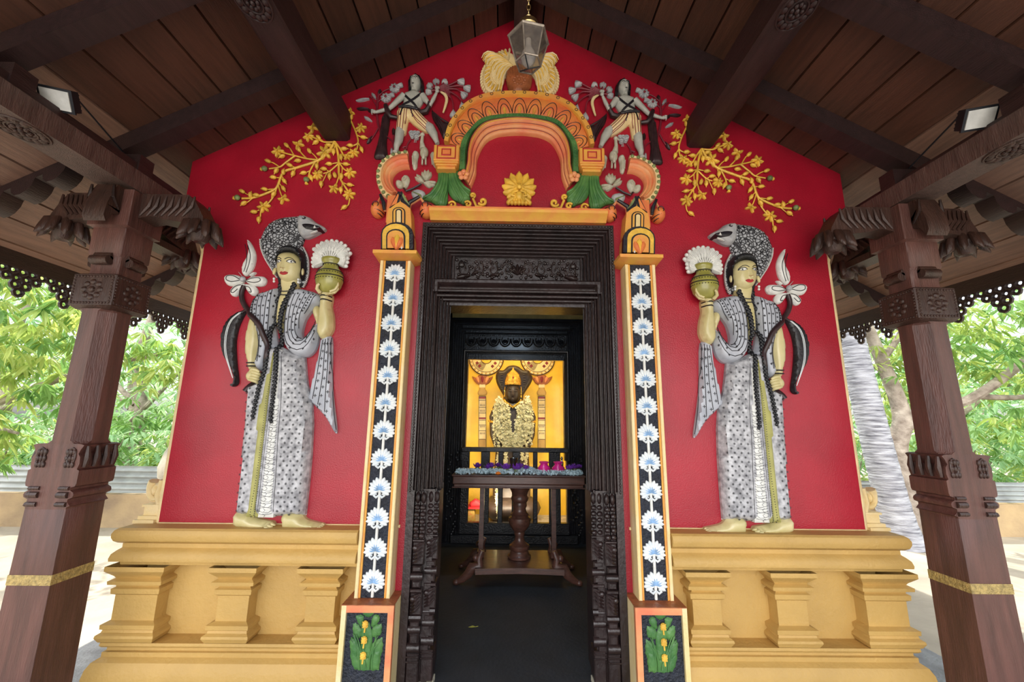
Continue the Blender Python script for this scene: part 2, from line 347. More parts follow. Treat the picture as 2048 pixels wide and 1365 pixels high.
    def build(s, name, parent=None, sharp=42):
        me = bpy.data.meshes.new(name); me.from_pydata(s.v, [], s.f)
        for q in s.ms: me.materials.append(M[q])
        me.polygons.foreach_set('material_index', s.mi); me.polygons.foreach_set('use_smooth', s.sm); me.update()
        try: me.set_sharp_from_angle(angle=math.radians(sharp))
        except Exception: pass
        o = bpy.data.objects.new(name, me); C.objects.link(o)
        if parent: o.parent = parent; o.location = -wloc(parent)
        return o
def tag(o, label=None, cat=None, group=None, kind=None):
    if label: o['label'] = label
    if cat: o['category'] = cat
    if group: o['group'] = group
    if kind: o['kind'] = kind
    return o
def thing(name, loc, label, cat, group=None):
    o = bpy.data.objects.new(name, None); C.objects.link(o); o.location = loc; o.empty_display_size = .1
    return tag(o, label, cat, group)
def struct(mb, name): return tag(mb.build(name), kind='structure')
def side(m_): return 'right' if m_ else 'left'
# ================================================================ SETTING
b = MB().m('sand'); b.box(-250, 250, -150, 250, -.5, -.3); struct(b, 'floor_ground')
b = MB().m('kerb'); b.box(-2.86, 2.86, -5.5, 4.6, -.45, -.002); struct(b, 'floor_porch')
b = MB().m('floor'); b.box(-1.35, 1.35, -.25, 2.95, -.05, .0); struct(b, 'floor_chamber')
WX, WX2, WZ, AP = 2.17, 2.354, 3.31, 4.63
b = MB().m('red')
b.prism([(-WX, .0), (-WX, 2.70), (-2.26, 2.74), (-WX2, 2.84), (-WX2, WZ), (0, AP), (WX2, WZ), (WX2, 2.84), (2.26, 2.74), (WX, 2.70), (WX, .0), (.64, .0), (.64, 2.83), (-.64, 2.83), (-.64, .0)], 0, .30)
struct(b, 'wall_front')
b = MB().m('cream')
for s_ in (-1, 1):
    b.tube([(s_*(WX+.006), .012, .87), (s_*(WX+.006), .012, 2.62), (s_*(WX+.03), .012, 2.70)], .015, 8)
    b.box(s_*.7, s_*2.17, -.012, .01, .856, .872)
struct(b, 'trim_1')
b = MB().m('cream'); b.box(-2.12, -2.0, .3, 4.3, -.3, 3.3); b.box(-2.0, -1.35, .3, .36, 0, 3.3); struct(b, 'wall_left')
b = MB().m('cream'); b.box(2.0, 2.12, .3, 4.3, -.3, 3.3); b.box(1.35, 2.0, .3, .36, 0, 3.3); struct(b, 'wall_right')
b = MB().m('chwall'); b.box(-1.45, -1.35, .3, 2.9, 0, 3.2); b.box(1.35, 1.45, .3, 2.9, 0, 3.2)
b.box(-1.45, -.84, 2.9, 3.0, 0, 3.2); b.box(1.0, 1.45, 2.9, 3.0, 0, 3.2); b.box(-.9, 1.1, 2.9, 3.0, 2.85, 3.2); struct(b, 'wall_chamber')
b = MB().m('chdark'); b.box(-1.45, 1.45, .3, 3.0, 3.15, 3.25); b.box(-1.45, -.62, .28, .34, 0, 3.2); b.box(.62, 1.45, .28, .34, 0, 3.2); b.box(-.7, .7, .28, .34, 2.83, 3.2); struct(b, 'ceiling_chamber')
b = MB().m('goldwall'); b.box(-1.2, 1.4, 3.9, 4.0, 0, 3.0); b.box(-1.2, -1.1, 3.0, 3.9, 0, 3.0); b.box(1.3, 1.4, 3.0, 3.9, 0, 3.0); b.box(-1.2, 1.4, 3.0, 4.0, 2.9, 3.0); struct(b, 'wall_sanctum')
b = MB().m('plaque'); b.box(-1.2, 1.4, 3.0, 4.0, -.05, .12); struct(b, 'floor_sanctum')
b = MB().m('cream'); b.box(-2.12, 2.12, 4.2, 4.3, -.3, 3.4); struct(b, 'wall_back')
# roof: planks running front to back on both slopes, with a closed deck above them
SL = (AP-WZ)/WX2; YF, YB = -5.2, 4.4
M['plank'] = plankmat('roof_planks', (.066, .026, .015)); M['plank_lit'] = plankmat('lit_eaves_planks', (.20, .110, .078), var=.2)  # eaves boards paler: daylight reaching the eaves is put into the colour
for s_ in (-1, 1):
    b = MB(); x = 0.0; k = 0
    while x < 3.62:
        x2 = min(3.66, x+.175); g = .006
        b.m('plank' if x < 2.3 else 'plank_lit')
        xa, xb = s_*(x+g), s_*(x2-g); za, zb = AP-SL*(x+g), AP-SL*(x2-g)
        for ya, yb in ((YF, YB),):
            vs = [(xa, ya, za), (xb, ya, zb), (xb, yb, zb), (xa, yb, za), (xa, ya, za+.03), (xb, ya, zb+.03), (xb, yb, zb+.03), (xa, yb, za+.03)]
            fs = [(0, 3, 2, 1), (4, 5, 6, 7), (0, 1, 5, 4), (1, 2, 6, 5), (2, 3, 7, 6), (3, 0, 4, 7)]
            b.add(vs, fs if s_ > 0 else [f[::-1] for f in fs], False)
        x = x2; k += 1
    b.m('dark'); vs = [(0, YF, AP+.05), (s_*3.66, YF, AP-SL*3.66+.05), (s_*3.66, YB, AP-SL*3.66+.05), (0, YB, AP+.05), (0, YF, AP+.10), (s_*3.66, YF, AP-SL*3.66+.10), (s_*3.66, YB, AP-SL*3.66+.10), (0, YB, AP+.10)]
    fs = [(0, 3, 2, 1), (4, 5, 6, 7), (0, 1, 5, 4), (1, 2, 6, 5), (2, 3, 7, 6), (3, 0, 4, 7)]
    b.add(vs, fs if s_ > 0 else [f[::-1] for f in fs], False)
    struct(b, 'ceiling_'+('left' if s_ < 0 else 'right'))
# compound wall
b = MB().m('cwall'); b.box(-14, 14, 4.62, 4.85, -.4, .22); b.m('cream'); struct(b, 'wall_compound')

# ================================================================ PLINTHS
def plinth(mir):
    s_ = 1 if mir else -1
    t = thing('plinth', (s_*1.5, -.1, 0), 'ochre moulded plinth under the red wall, %s of the doorway' % side(mir), 'plinth', 'plinths under the red wall')
    def sweep(prof, name):
        b = MB(mir).m('yellow'); vs = []; n = len(prof)
        for p, z in prof: vs.append((-.914, -p, z))
        for p, z in prof: vs.append((-(WX+p), -p, z))
        for p, z in prof: vs.append((-(WX+p), 1.3, z))
        fs = []
        for a in range(2):
            for i in range(n-1): fs.append((a*n+i, a*n+i+1, (a+1)*n+i+1, (a+1)*n+i))
        fs.append(tuple(range(n))); b.add(vs, fs, True); return b.build(name, t, 30)
    def rnd(pts, n=5): return pts
    sweep([(0, -.3), (.13, -.3), (.13, .0), (.145, .03), (.155, .07), (.157, .11), (.150, .15), (.135, .18), (.112, .195), (.108, .197), (.108, .220), (.095, .224), (.094, .240), (.112, .246), (.120, .256), (.118, .270), (-.01, .272)], 'base_moulding')
    sweep([(-.01, .664), (.100, .664), (.103, .686), (.138, .690), (.140, .705), (.134, .728), (.118, .745), (.106, .754), (.103, .757), (.103, .780), (.118, .785), (.135, .798), (.143, .818), (.144, .838), (.136, .856), (.122, .866), (-.01, .868)], 'top_moulding')
    b = MB(mir).m('yellow'); b.box(-WX-.012, -.914, -.012, .06, .25, .68); b.box(-WX-.012, -2.0, .06, 1.3, .25, .68); b.build('dado_panel', t)
    prof = [(.02, .271), (.028, .275), (.042, .300), (.040, .312), (.024, .322), (.020, .334), (.030, .340), (.031, .362), (.004, .372), (.0, .374), (.0, .505), (.016, .515), (.018, .541), (.002, .549), (.004, .556), (.031, .566), (.033, .584), (.008, .596), (.014, .606), (.030, .622), (.048, .640), (.048, .664)]
    for x0, x1 in ((-2.268, -2.03), (-1.686, -1.512), (-1.187, -1.024)):
        b = MB(mir).m('yellow'); vs = []; n = len(prof)
        for e, z in prof: vs.append((x1+e, .02, z))
        for e, z in prof: vs.append((x1+e, -.097-e, z))
        for e, z in prof: vs.append((x0-e, -.097-e, z))
        yb = 1.3 if x0 < -2.2 else .02
        for e, z in prof: vs.append((x0-e, yb, z))
        fs = []
        for a in range(3):
            for i in range(n-1): fs.append((a*n+i, a*n+i+1, (a+1)*n+i+1, (a+1)*n+i))
        b.add(vs, fs, True); b.build('pedestal', t, 28)
    # small scrolled corner ornament standing on the ledge beside the wall end
    o = thing('corner_scroll', (s_*2.24, .06, .868), 'small ochre scroll ornament on the plinth ledge at the %s wall end' % side(mir), 'ornament', 'scrolls at the wall ends')
    b = MB(mir).m('cream_yel')
    b.box(-2.31, -2.185, -.02, .20, .866, .885); b.box(-2.30, -2.185, .0, .18, .885, .905); b.box(-2.285, -2.185, .02, .16, .905, .955); b.box(-2.295, -2.185, .01, .17, .955, .968)
    b.build('base', o)
    b = MB(mir).m('cream_yel'); sp = []
    for i in range(22):
        a = i*.42; r_ = .055*(1-i/26); sp.append((-2.245+r_*math.cos(a+2.2), .06, 1.045+r_*math.sin(a+2.2)*1.25))
    b.tube(sp, [.026]+[.018]*10+[.010], 8, flat=1.8); b.tube([(-2.215, .06, 1.11), (-2.23, .06, 1.02), (-2.21, .06, .965)], .022, 8, flat=2); b.build('scroll', o)
for mm in (0, 1): plinth(mm)

# ================================================================ WOODEN COLUMNS
def column(mir):
    s_ = 1 if mir else -1; cx, cy = -2.45, -.295
    t = thing('wooden_column', (s_*2.45, cy, 0), 'carved dark wooden column with a gold band, %s of the red wall' % side(mir), 'column', 'carved porch columns')
    b = MB(mir).m('woodred'); b.sqlathe([(.112, -.01), (.109, .65), (.1085, .663)], (cx, cy, 0)); b.sqlathe([(.108, .705), (.106, 1.02), (.100, 1.036)], (cx, cy, 0)); b.build('lower_shaft', t)
    b = MB(mir).m('goldband'); b.sqlathe([(.1105, .660), (.1112, .663), (.1110, .705), (.110, .708)], (cx, cy, 0)); tag(b.build('gold_band', t), 'gold patterned band')
    b = MB(mir).m('wood')
    pr = [(.104, 1.02), (.106, 1.031), (.122, 1.038), (.104, 1.058), (.104, 1.070), (.126, 1.080), (.130, 1.092), (.126, 1.104), (.106, 1.116), (.106, 1.128), (.128, 1.136), (.133, 1.150), (.133, 1.215), (.120, 1.222), (.128, 1.250), (.124, 1.285), (.112, 1.300), (.120, 1.322), (.134, 1.345), (.120, 1.350), (.106, 1.352)]
    b.m('woodred').prism([(cx-w_, z) for w_, z in pr]+[(cx+w_, z) for w_, z in pr[::-1]], cy-.106, cy+.106)
    b.m('wood')
    for sx in (-1, 1):
        for z, r_ in ((1.045, .012), (1.092, .016), (1.125, .010)): b.tube([(cx+sx*.05, cy-.106, z), (cx+sx*.104, cy-.108, z)], r_, 8)
        for k in range(3):
            for j in range(3): b.ell((cx+sx*(.058+.018*j), cy-.107, 1.245+.032*k), (.010, .010, .017), n=8, m_=5)
        b.tube([(cx+sx*(.08+.02*math.cos(a)), cy-.108, 1.285+.045*math.sin(a)) for a in np.linspace(0, 6.28, 13)[:-1]], .006, 6, True)
        for k in range(4): b.tube([(cx+sx*.131, cy-.08+.053*k, 1.23), (cx+sx*.138, cy-.08+.053*k, 1.28), (cx+sx*.132, cy-.08+.053*k, 1.34)], [.010, .016, .008], 6)
    b.build('carved_collar', t)
    b = MB(mir).m('woodred'); b.sqlathe([(.104, 1.34, .02), (.106, 1.37, .058), (.102, 2.09, .058), (.104, 2.115, .03)], (cx+.006, cy, 0)); b.build('upper_shaft', t)
    # carved block with rosettes
    b = MB(mir).m('wood'); z0, z1, h = 2.12, 2.30, .122
    b.sqlathe([(.10, z0-.02), (h, z0), (h, z1), (.10, z1+.012)], (cx+.012, cy, 0), .006)
    for fx, fy in ((0, -1), (1, 0), (-1, 0)):
        def put(u, z, r_, d=.008):
            b.ell((cx+.012+fx*h+u*abs(fy), cy+fy*h+u*abs(fx), z), (d if fx else r_, d if fy else r_, r_), n=8, m_=6)
        for k in range(8):
            a = k*math.pi/4; put(.045*math.cos(a), 2.21+.045*math.sin(a), .017, .010)
        put(0, 2.21, .018, .014)
        for k in range(-6, 7):
            for zz in (2.132, 2.288): put(k*.0175, zz, .007, .006)
        for k in range(-4, 5):
            for uu in (-.107, .107): put(uu, 2.21+k*.0175, .007, .006)
    b.build('rosette_block', t)
    b = MB(mir).m('woodred'); b.sqlathe([(.086, 2.305, .01), (.084, 2.34, .01), (.088, 2.42, .01), (.098, 2.44, .004), (.098, 2.60, .004), (.12, 2.61, .004), (.12, 2.84, .004)], (cx+.012, cy, 0)); b.build('neck', t)
    b = MB(mir).m('wood')            # four small scroll corbels above the block
    for fx, fy in ((0, -1), (1, 0), (-1, 0), (0, 1)):
        for k in range(2):
            q = .088+.02*k; c = Vector((cx+.012+fx*q, cy+fy*q, 2.385-.03*k+.04))
            d = Vector((abs(fy), abs(fx), 0))
            b.tube([c-d*.05, c+d*.05], .022+.006*k, 10)
    b.build('scroll_corbels', t)
    def arm(dx, dy, L_, nm='bracket_arm', pend=True):
        """carved bracket arm from the column head outwards ending in a hanging lotus bud"""
        b = MB(mir).m('wood'); d = Vector((dx, dy, 0)); n_ = Vector((-dy, dx, 0)); c0 = Vector((cx+.012, cy, 0))
        pr = [(.10, 2.68), (.10, 2.845), (L_*.80, 2.845), (L_*.90, 2.80), (L_*1.02, 2.70), (L_*1.04, 2.63), (L_*.95, 2.60), (L_*.80, 2.66), (L_*.55, 2.68), (L_*.38, 2.70)]
        vs = [c0+d*a+n_*.062+Vector((0, 0, z)) for a, z in pr]+[c0+d*a-n_*.062+Vector((0, 0, z)) for a, z in pr]; n = len(pr)
        fs = [tuple(range(n))[::-1], tuple(range(n, 2*n))]+[(i, (i+1) % n, n+(i+1) % n, n+i) for i in range(n)]
        nn = (vs[1]-vs[0]).cross(vs[2]-vs[1]); 
        if nn.dot(n_) > 0: fs = [f[::-1] for f in fs]
        b.add(vs, fs, False)
        for sg in (-1, 1):          # carved leaf veins on the cheeks
            for i in range(7):
                a0 = .13+i*(L_-.2)/7; p = [c0+d*(a0+.00)+n_*sg*.064+Vector((0, 0, 2.70)), c0+d*(a0+.05)+n_*sg*.068+Vector((0, 0, 2.76)), c0+d*(a0+.055)+n_*sg*.064+Vector((0, 0, 2.83))]
                b.tube(p, [.006, .013, .006], 6)
        o = b.build(nm, t)
        if not pend: return o
        q = MB(mir).m('wood'); e = c0+d*(L_*.93)
        # drooping leaf cluster and bud
        for k in range(9):
            a = 2*math.pi*k/9; rad = Vector((math.cos(a), math.sin(a), 0))
            q.tube([e+rad*.02+Vector((0, 0, 2.70)), e+rad*.075+Vector((0, 0, 2.665)), e+rad*.095+Vector((0, 0, 2.60)), e+rad*.12+Vector((0, 0, 2.565))], [.02, .030, .026, .004], 10, flat=.7)
        q.lathe([(.01, 2.575), (.03, 2.560), (.045, 2.572), (.05, 2.60), (.075, 2.63), (.06, 2.70)], (e.x, e.y, 0), 14)
        q.build('lotus_pendant', o, 70)
        return o
    arm(1, 0, .50); arm(-1, 0, .40); arm(0, -1, .20, 'beam_stub', False); arm(0, 1, .50)
    b = MB(mir).m('wood'); b.box(cx-.05, cx+.075, cy+.1, cy+.55, 2.615, 2.66); b.build('bracket_board', t)
for mm in (0, 1): column(mm)

# ================================================================ ROOF BEAMS AND RAFTERS
def rosette(b, x, y, z, r_, ax='z'):
    for k in range(14):
        a = 2*math.pi*k/14; b.ell((x+r_*.78*math.cos(a), y+r_*.78*math.sin(a)*1.3, z), (r_*.2, r_*.26, .010), n=8, m_=5)
    for rr in (1.0, .55):
        b.tube([(x+r_*rr*math.cos(a), y+r_*rr*math.sin(a)*1.3, z) for a in np.linspace(0, 2*math.pi, 29)[:-1]], .006, 6, True)
    for k in range(8):
        a = 2*math.pi*k/8; b.ell((x+r_*.3*math.cos(a), y+r_*.3*math.sin(a)*1.3, z), (r_*.14, r_*.18, .012), n=8, m_=5)
    b.ell((x, y, z), (r_*.16, r_*.2, .016), n=8, m_=5)
for s_ in (-1, 1):
    t = thing('roof_beam', (s_*1.335, -2, 3.5), 'upper lengthwise roof beam with a carved rosette, %s of the lantern' % ('left' if s_ < 0 else 'right'), 'beam', 'upper roof beams')
    b = MB().m('beam'); x0, x1 = sorted((s_*1.24, s_*1.43)); yy0 = -5.2; yy1 = -.002
    b.box(x0, x1, yy0, yy1, 3.515, 3.70); b.box(x0+.03, x1-.03, yy0, yy1, 3.70, 3.745)
    b.add([(x0, yy0, 3.515), (x1, yy0, 3.515), (x1, yy1, 3.515), (x0, yy1, 3.515), (x0+.02, yy0, 3.50), (x1-.02, yy0, 3.50), (x1-.02, yy1, 3.50), (x0+.02, yy1, 3.50)], [(4, 7, 6, 5), (0, 4, 5, 1), (1, 5, 6, 2), (2, 6, 7, 3), (3, 7, 4, 0)], False)
    b.build('beam_timber', t)
    b = MB().m('beam'); rosette(b, s_*1.335, -1.04 if s_ > 0 else -1.02, 3.498, .080); rosette(b, s_*1.335, -2.7, 3.498, .080); b.build('carved_rosette', t)
    t = thing('wall_plate_beam', (s_*2.44, -2, 2.86), 'lower lengthwise beam resting on the %s column head' % ('left' if s_ < 0 else 'right'), 'beam', 'beams on the column heads')
    b = MB().m('woodlight'); x0, x1 = sorted((s_*2.345, s_*2.53)); b.box(x0, x1, -5.2, .75, 2.862, 2.985); b.m('dark')
    b.build('beam_timber', t)
    b = MB().m('beam')
    for yc in (-3.6, -2.95, -2.3, -1.65, -1.0, -.33): b.box(x0+.01, x1-.01, yc-.05, yc+.05, 2.985, AP-SL*2.55-.1)
    b.box(x0+.06 if s_ < 0 else x0+.06, x1-.02, -5.2, .75, 2.985, 3.04); b.build('packing_block', t)
    b = MB().m('wood'); rosette(b, s_*2.44, -.90, 2.860, .085); rosette(b, s_*2.44, -2.5, 2.860, .085); b.build('carved_rosette', t)
RY = [-1.0, -.33, 1.0]
nm = {-1.0: 'sloping dark rafter with scalloped tail, second in front of the red wall', -.33: 'sloping dark rafter with scalloped tail, close against the red wall', 1.0: 'scalloped rafter tail behind the column over the eaves'}
for s_ in (-1, 1):
    for y in RY:
        x0 = .0 if y < .3 else 2.36
        b = MB(s_ > 0).m('beam'); t_ = .12; hw = .055
        zt = lambda x: AP-SL*x-.001
        pl = [(-x0, zt(x0)), (-x0, zt(x0)-t_), (-2.56, zt(2.56)-t_)]
        # scalloped tail outside the column line
        n = 5
        for i in range(n):
            xa = 2.62+i*.17
            for k in range(7):
                a = math.pi*k/6; xx = xa+.065-.065*math.cos(a); pl.append((-xx, zt(xx)-.045-.075*math.sin(a)-.0))
        pl.append((-3.56, zt(3.56)-.03)); pl.append((-3.56, zt(3.56)))
        b.prism(pl, y-hw, y+hw)
        o = b.build('rafter')
        lab = '%s, %s roof slope' % (nm.get(y, 'sloping rafter over the front of the porch'), 'left' if s_ < 0 else 'right')
        tag(o, lab, 'rafter', 'sloping rafters')
b = MB().m('beam'); b.box(-.05, .05, -5.2, -.002, AP-.20, AP-.03); tag(b.build('ridge_beam'), 'dark ridge beam along the roof apex above the lantern', 'beam')
# fretwork fascia along the eaves
for s_ in (-1, 1):
    t = thing('fretwork_fascia', (s_*3.58, 0, 2.6), 'dark pierced fretwork board hanging along the %s eaves' % ('left' if s_ < 0 else 'right'), 'fascia', 'fretwork boards on the eaves')
    ze = AP-SL*3.6; b = MB().m('beam'); b.box(s_*3.55, s_*3.585, -5.2, 4.4, ze-.085, ze+.05); b.build('fascia_board', t)
    b = MB().m('beam'); y = -5.1; X = s_*3.567
    while y < 4.3:
        # a hanging pierced pendant: chain of rings wider at the middle
        def ring(yy, zz, r_, tr_=.0135): b.tube([(X, yy+r_*math.cos(a), zz+r_*math.sin(a)) for a in np.linspace(0, 2*math.pi, 9)[:-1]], tr_, 5, True, flat=1)
        z0 = ze-.10
        for k in range(5): ring(y+(k-2)*.062, z0, .026)
        for k in range(4): ring(y+(k-1.5)*.062, z0-.050, .024)
        ring(y-.03, z0-.098, .026); ring(y+.035, z0-.098, .026); ring(y, z0-.15, .028)
        y += .31
    b.build('fret_pendants', t)
# ================================================================ DOOR SURROUNDS
def frame_sweep(b, hw, zt, zb, prof, cx=0, smooth=True):
    n = len(prof); vs = []
    for k in range(4):
        for o, y in prof:
            x = (-hw+o) if k < 2 else (hw-o); z = zb if k in (0, 3) else zt-o
            vs.append((cx+x, y, z))
    fs = [(k*n+i, k*n+i+1, (k+1)*n+i+1, (k+1)*n+i) for k in range(3) for i in range(n-1)]
    b.add(vs, [f[::-1] for f in fs], smooth); return b
def ribs(o0, o1, y0, y1, n, amp=.010):
    out = []
    for i in range(n):
        a = o0+(o1-o0)*i/n; c = o0+(o1-o0)*(i+1)/n; w_ = c-a; y = y0+(y1-y0)*i/n; yn = y0+(y1-y0)*(i+1)/n
        out += [(a+.002, y), (a+w_*.12, y-amp*.7), (a+w_*.35, y-amp), (a+w_*.6, y-amp*.7), (a+w_*.72, y), (a+w_*.78, yn+.004), (c-.001, yn+.004)]
    return out
t = thing('carved_door_surround', (0, 0, 0), 'dark carved wooden door surround with stepped mouldings set in the red wall', 'door frame')
b = MB().m('door'); frame_sweep(b, .66, 2.846, 1.07, [(0, .02), (0, -.05), (.004, -.055), (.034, -.055), (.036, -.04)]); frame_sweep(b, .66, 2.846, 1.07, [(.036, -.04)]+ribs(.036, .195, -.035, .10, 8)); b.build('outer_moulding', t, 30)
b = MB().m('door')
def bead(x, z): b.ell((x, -.058, z), (.007, .006, .010), n=6, m_=4)
z = 1.08
while z < 2.83: bead(-.642, z); bead(.642, z); z += .021
x = -.63
while x < .635: b.ell((x, -.058, 2.829), (.010, .006, .007), n=6, m_=4); x += .021
b.build('bead_strip', t)
b = MB().m('door'); frame_sweep(b, .556, 2.445, 1.07, [(0, .09), (0, .02)]+ribs(0, .055, .022, .13, 4, .011)+[(.056, .30)]); frame_sweep(b, .575, 2.455, 2.36, [(0, .09), (.0, -.005), (.012, -.02), (.03, -.02), (.042, .0), (.06, .03)])
for i, (z, y, hw_) in enumerate(((2.443, .072, .475), (2.43, .045, .50), (2.413, .022, .525), (2.393, .002, .555), (2.372, -.012, .575), (2.345, .012, .556), (2.325, .045, .54))):
    b.tube([(-hw_, y+.01, z), (hw_, y+.01, z)], .0125, 8)
b.build('inner_moulding', t, 30)
tp = MB().m('door'); tp.box(-.475, .475, .105, .16, 2.40, 2.68); tp.box(-.555, .555, .08, .3, 2.29, 2.43); tp.build('lintel_board', t)
b = MB().m('door')
for z0, z1, hw_ in ((2.655, 2.668, .468), (2.452, 2.463, .468)): b.bev(-hw_, hw_, .085, .11, z0, z1, .004)
for s_ in (-1, 1): b.bev(s_*.456-.007, s_*.456+.007, .085, .11, 2.452, 2.668, .004)
rr = random.Random(3)
for s_ in (-1, 1):           # birds, vines and berries of the frieze
    for k in range(4):
        c = (s_*(.07+.105*k), 2.565); 
        pts = [(c[0]+s_*(.045*(1-i/18))*math.cos(i*.5+k), .098, c[1]+(.05*(1-i/18))*math.sin(i*.5+k)*1.2) for i in range(16)]
        b.tube(pts, .006, 6)
        for q in range(7):
            a = q*.9+k; b.ell((c[0]+.045*math.cos(a), .095, c[1]+.06*math.sin(a)), (.011, .010, .011), n=8, m_=5)
    b.petal((s_*.335, .10, 2.52), s_*1.75, .10, .045, .02); b.petal((s_*.33, .10, 2.52), -s_*1.0, .06, .03, .02)
    b.ell((s_*.40, .095, 2.60), (.024, .014, .024)); b.petal((s_*.20, .10, 2.515), -s_*1.3, .08, .03, .018)
for k in range(70): b.ell((rr.uniform(-.44, .44), .100, rr.uniform(2.475, 2.645)), (rr.uniform(.006, .013), .009, rr.uniform(.006, .013)), n=6, m_=4)
for k in range(-2, 3): b.petal((0, .10, 2.53), k*.45, .08, .025, .015)
b.build('frieze_carving', t)
b = MB().m('door')
for s_ in (-1, 1): b.box(s_*.615, s_*.66, -.05, .02, 0, 1.08)
b.build('plain_strip', t)
for s_ in (-1, 1):
    b = MB(s_ > 0).m('door'); b.box(-.62, -.50, 0, .30, 0, 1.08); b.box(-.555, -.49, .02, .3, 0, 1.08)
    for x0, x1, yf, off in ((-.613, -.543, -.045, 0), (-.540, -.468, -.005, .02)):
        z = .03; xc = (x0+x1)/2; w_ = x1-x0
        b.bev(x0, x1, yf, .1, z, z+.16, .006); b.bev(x0-.002, x1+.002, yf-.008, .1, z+.115, z+.125, .004); b.bev(x0-.002, x1+.002, yf-.008, .1, z+.14, z+.15, .004); z += .16
        z += off
        # moulded pot, roll, box, slanting leaf, roll, box, slanting leaf, woven blocks, ovals
        b.tube([(x0, yf+.02, z+.025), (x1, yf+.02, z+.025)], .028, 10); b.bev(x0+.006, x1-.006, yf+.004, .1, z+.045, z+.10, .01); b.tube([(x0, yf+.02, z+.12), (x1, yf+.02, z+.12)], .024, 10); z += .135
        b.bev(x0+.008, x1-.008, yf+.002, .1, z, z+.03, .006); b.tube([(x0, yf+.02, z+.045), (x1, yf+.02, z+.045)], .017, 8); z += .06
        def leafblock(z, h_):
            b.bev(x0, x1, yf+.012, .1, z, z+h_, .006)
            for k in range(5):
                u = k/5; b.tube([(x0+.008, yf+.008, z+.012+u*h_*.75), (xc, yf-.006, z+.03+u*h_*.8), (x1-.006, yf+.006, min(z+h_-.004, z+.055+u*h_*.85))], [.005, .010, .004], 6)
            b.ell((x0+.018, yf+.0, z+h_*.75), (.017, .014, .017), n=8, m_=6)
        leafblock(z, .12); z += .125
        b.bev(x0, x1, yf-.004, .1, z, z+.018, .004); z += .02
        b.bev(x0+.006, x1-.012, yf+.004, .1, z, z+.04, .008); z += .042
        b.tube([(x0, yf+.015, z+.02), (x1, yf+.015, z+.02)], .022, 10); z += .045
        b.bev(x0+.004, x1-.010, yf+.002, .1, z, z+.035, .008); z += .037
        leafblock(z, .13); z += .132
        b.bev(x0, x1, yf, .1, z, z+.012, .003); z += .014
        rows = 5
        zt_ = 1.075; hh = (zt_-.075-z)/rows
        for r_ in range(rows):
            for c_ in range(2):
                xx = x0+w_*(c_+.5)/2; 
                b.ell((xx, yf+.012-(.008 if (r_+c_) % 2 else 0), z+hh*(r_+.5)), (w_*.27, .022, hh*.46), n=8, m_=6); b.box(xx-w_*.2, xx+w_*.2, yf+.012, .1, z+hh*r_, z+hh*(r_+1))
        z += rows*hh
        for c_ in range(2): xx = x0+w_*(c_+.5)/2; b.ell((xx, yf+.014, z+.035), (w_*.24, .024, .036), n=8, m_=6); b.box(xx-w_*.2, xx+w_*.2, yf+.014, .1, z, z+.07)
    b.build('carved_jamb_base', t)
    b = MB(s_ > 0).m('plaque'); b.bev(-.635, -.53, -.075, .05, 0, .028, .008); b.bev(-.532, -.462, -.035, .08, 0, .026, .008); tag(b.build('stone_pad', t), 'pale worn stone pad')
# inner black door frame at the back of the chamber, with its half gate
t = thing('inner_door_frame', (.08, 2.9, 0), 'black carved inner frame around the golden sanctum', 'door frame')
cxi = .055
b = MB().m('inner'); frame_sweep(b, .93, 2.90, 0, [(0, 3.0), (0, 2.84), (.03, 2.83), (.05, 2.85)]+ribs(.05, .25, 2.86, 2.93, 7, .014)+[(.252, 3.02)], cxi)
b.box(cxi-.93, cxi+.93, 2.92, 3.0, 2.35, 2.9)
for s_ in (-1, 1): b.box(cxi+s_*.68, cxi+s_*.95, 2.93, 3.0, 0, 2.9)
b.build('frame_moulding', t, 30)
b = MB().m('inner'); b.box(cxi-.70, cxi+.70, 2.90, 2.97, 2.33, 2.68); frame_sweep(b, .72, 2.46, 1.0, [(0, 2.98), (0, 2.87), (.01, 2.865), (.02, 2.87)]+ribs(.02, .065, 2.87, 2.92, 3, .008)+[(.067, 3.0)], cxi)
for k in range(9):
    xc = cxi-.62+.155*k
    b.tube([(xc+.072*math.cos(a), 2.885, 2.60+.085*math.sin(a)) for a in np.linspace(.2, -math.pi-.2, 14)], .010, 6)
    b.tube([(xc+.045*math.cos(a), 2.885, 2.60+.06*math.sin(a)) for a in np.linspace(.6, -math.pi-.6, 12)], .008, 6)
    for q in range(5): b.petal((xc, 2.90, 2.56), (q-2)*.5, .06, .022, .015)
x = cxi-.66
while x < cxi+.66: b.ell((x, 2.885, 2.665), (.010, .008, .010), n=6, m_=4); b.ell((x, 2.865, 2.435), (.008, .006, .006), n=6, m_=4); x += .028
b.box(cxi-.70, cxi+.70, 2.87, 2.95, 2.70, 2.725); b.box(cxi-.74, cxi+.74, 2.86, 2.95, 2.76, 2.80); b.build('carved_lintel', t)
for s_ in (-1, 1):
    b = MB().m('inner'); xa = cxi+s_*.80
    rr = random.Random(5)
    for k in range(34): b.ell((xa+rr.uniform(-.06, .06), 2.85, .1+k*.03), (.022, .02, .02), n=6, m_=4)
    b.build('carved_base', t)
g = thing('half_gate', (cxi, 2.9, 0), 'dark wooden half gate with upright slats below the golden opening', 'gate')
b = MB().m('inner'); b.bev(cxi-.70, cxi+.70, 2.84, 2.92, 1.105, 1.165, .01); b.build('top_rail', g)
b = MB().m('inner'); b.bev(cxi-.70, cxi+.70, 2.84, 2.92, .10, .24, .01); b.bev(cxi-.80, cxi+.80, 2.80, 2.94, .0, .10, .01); b.build('bottom_rail', g)
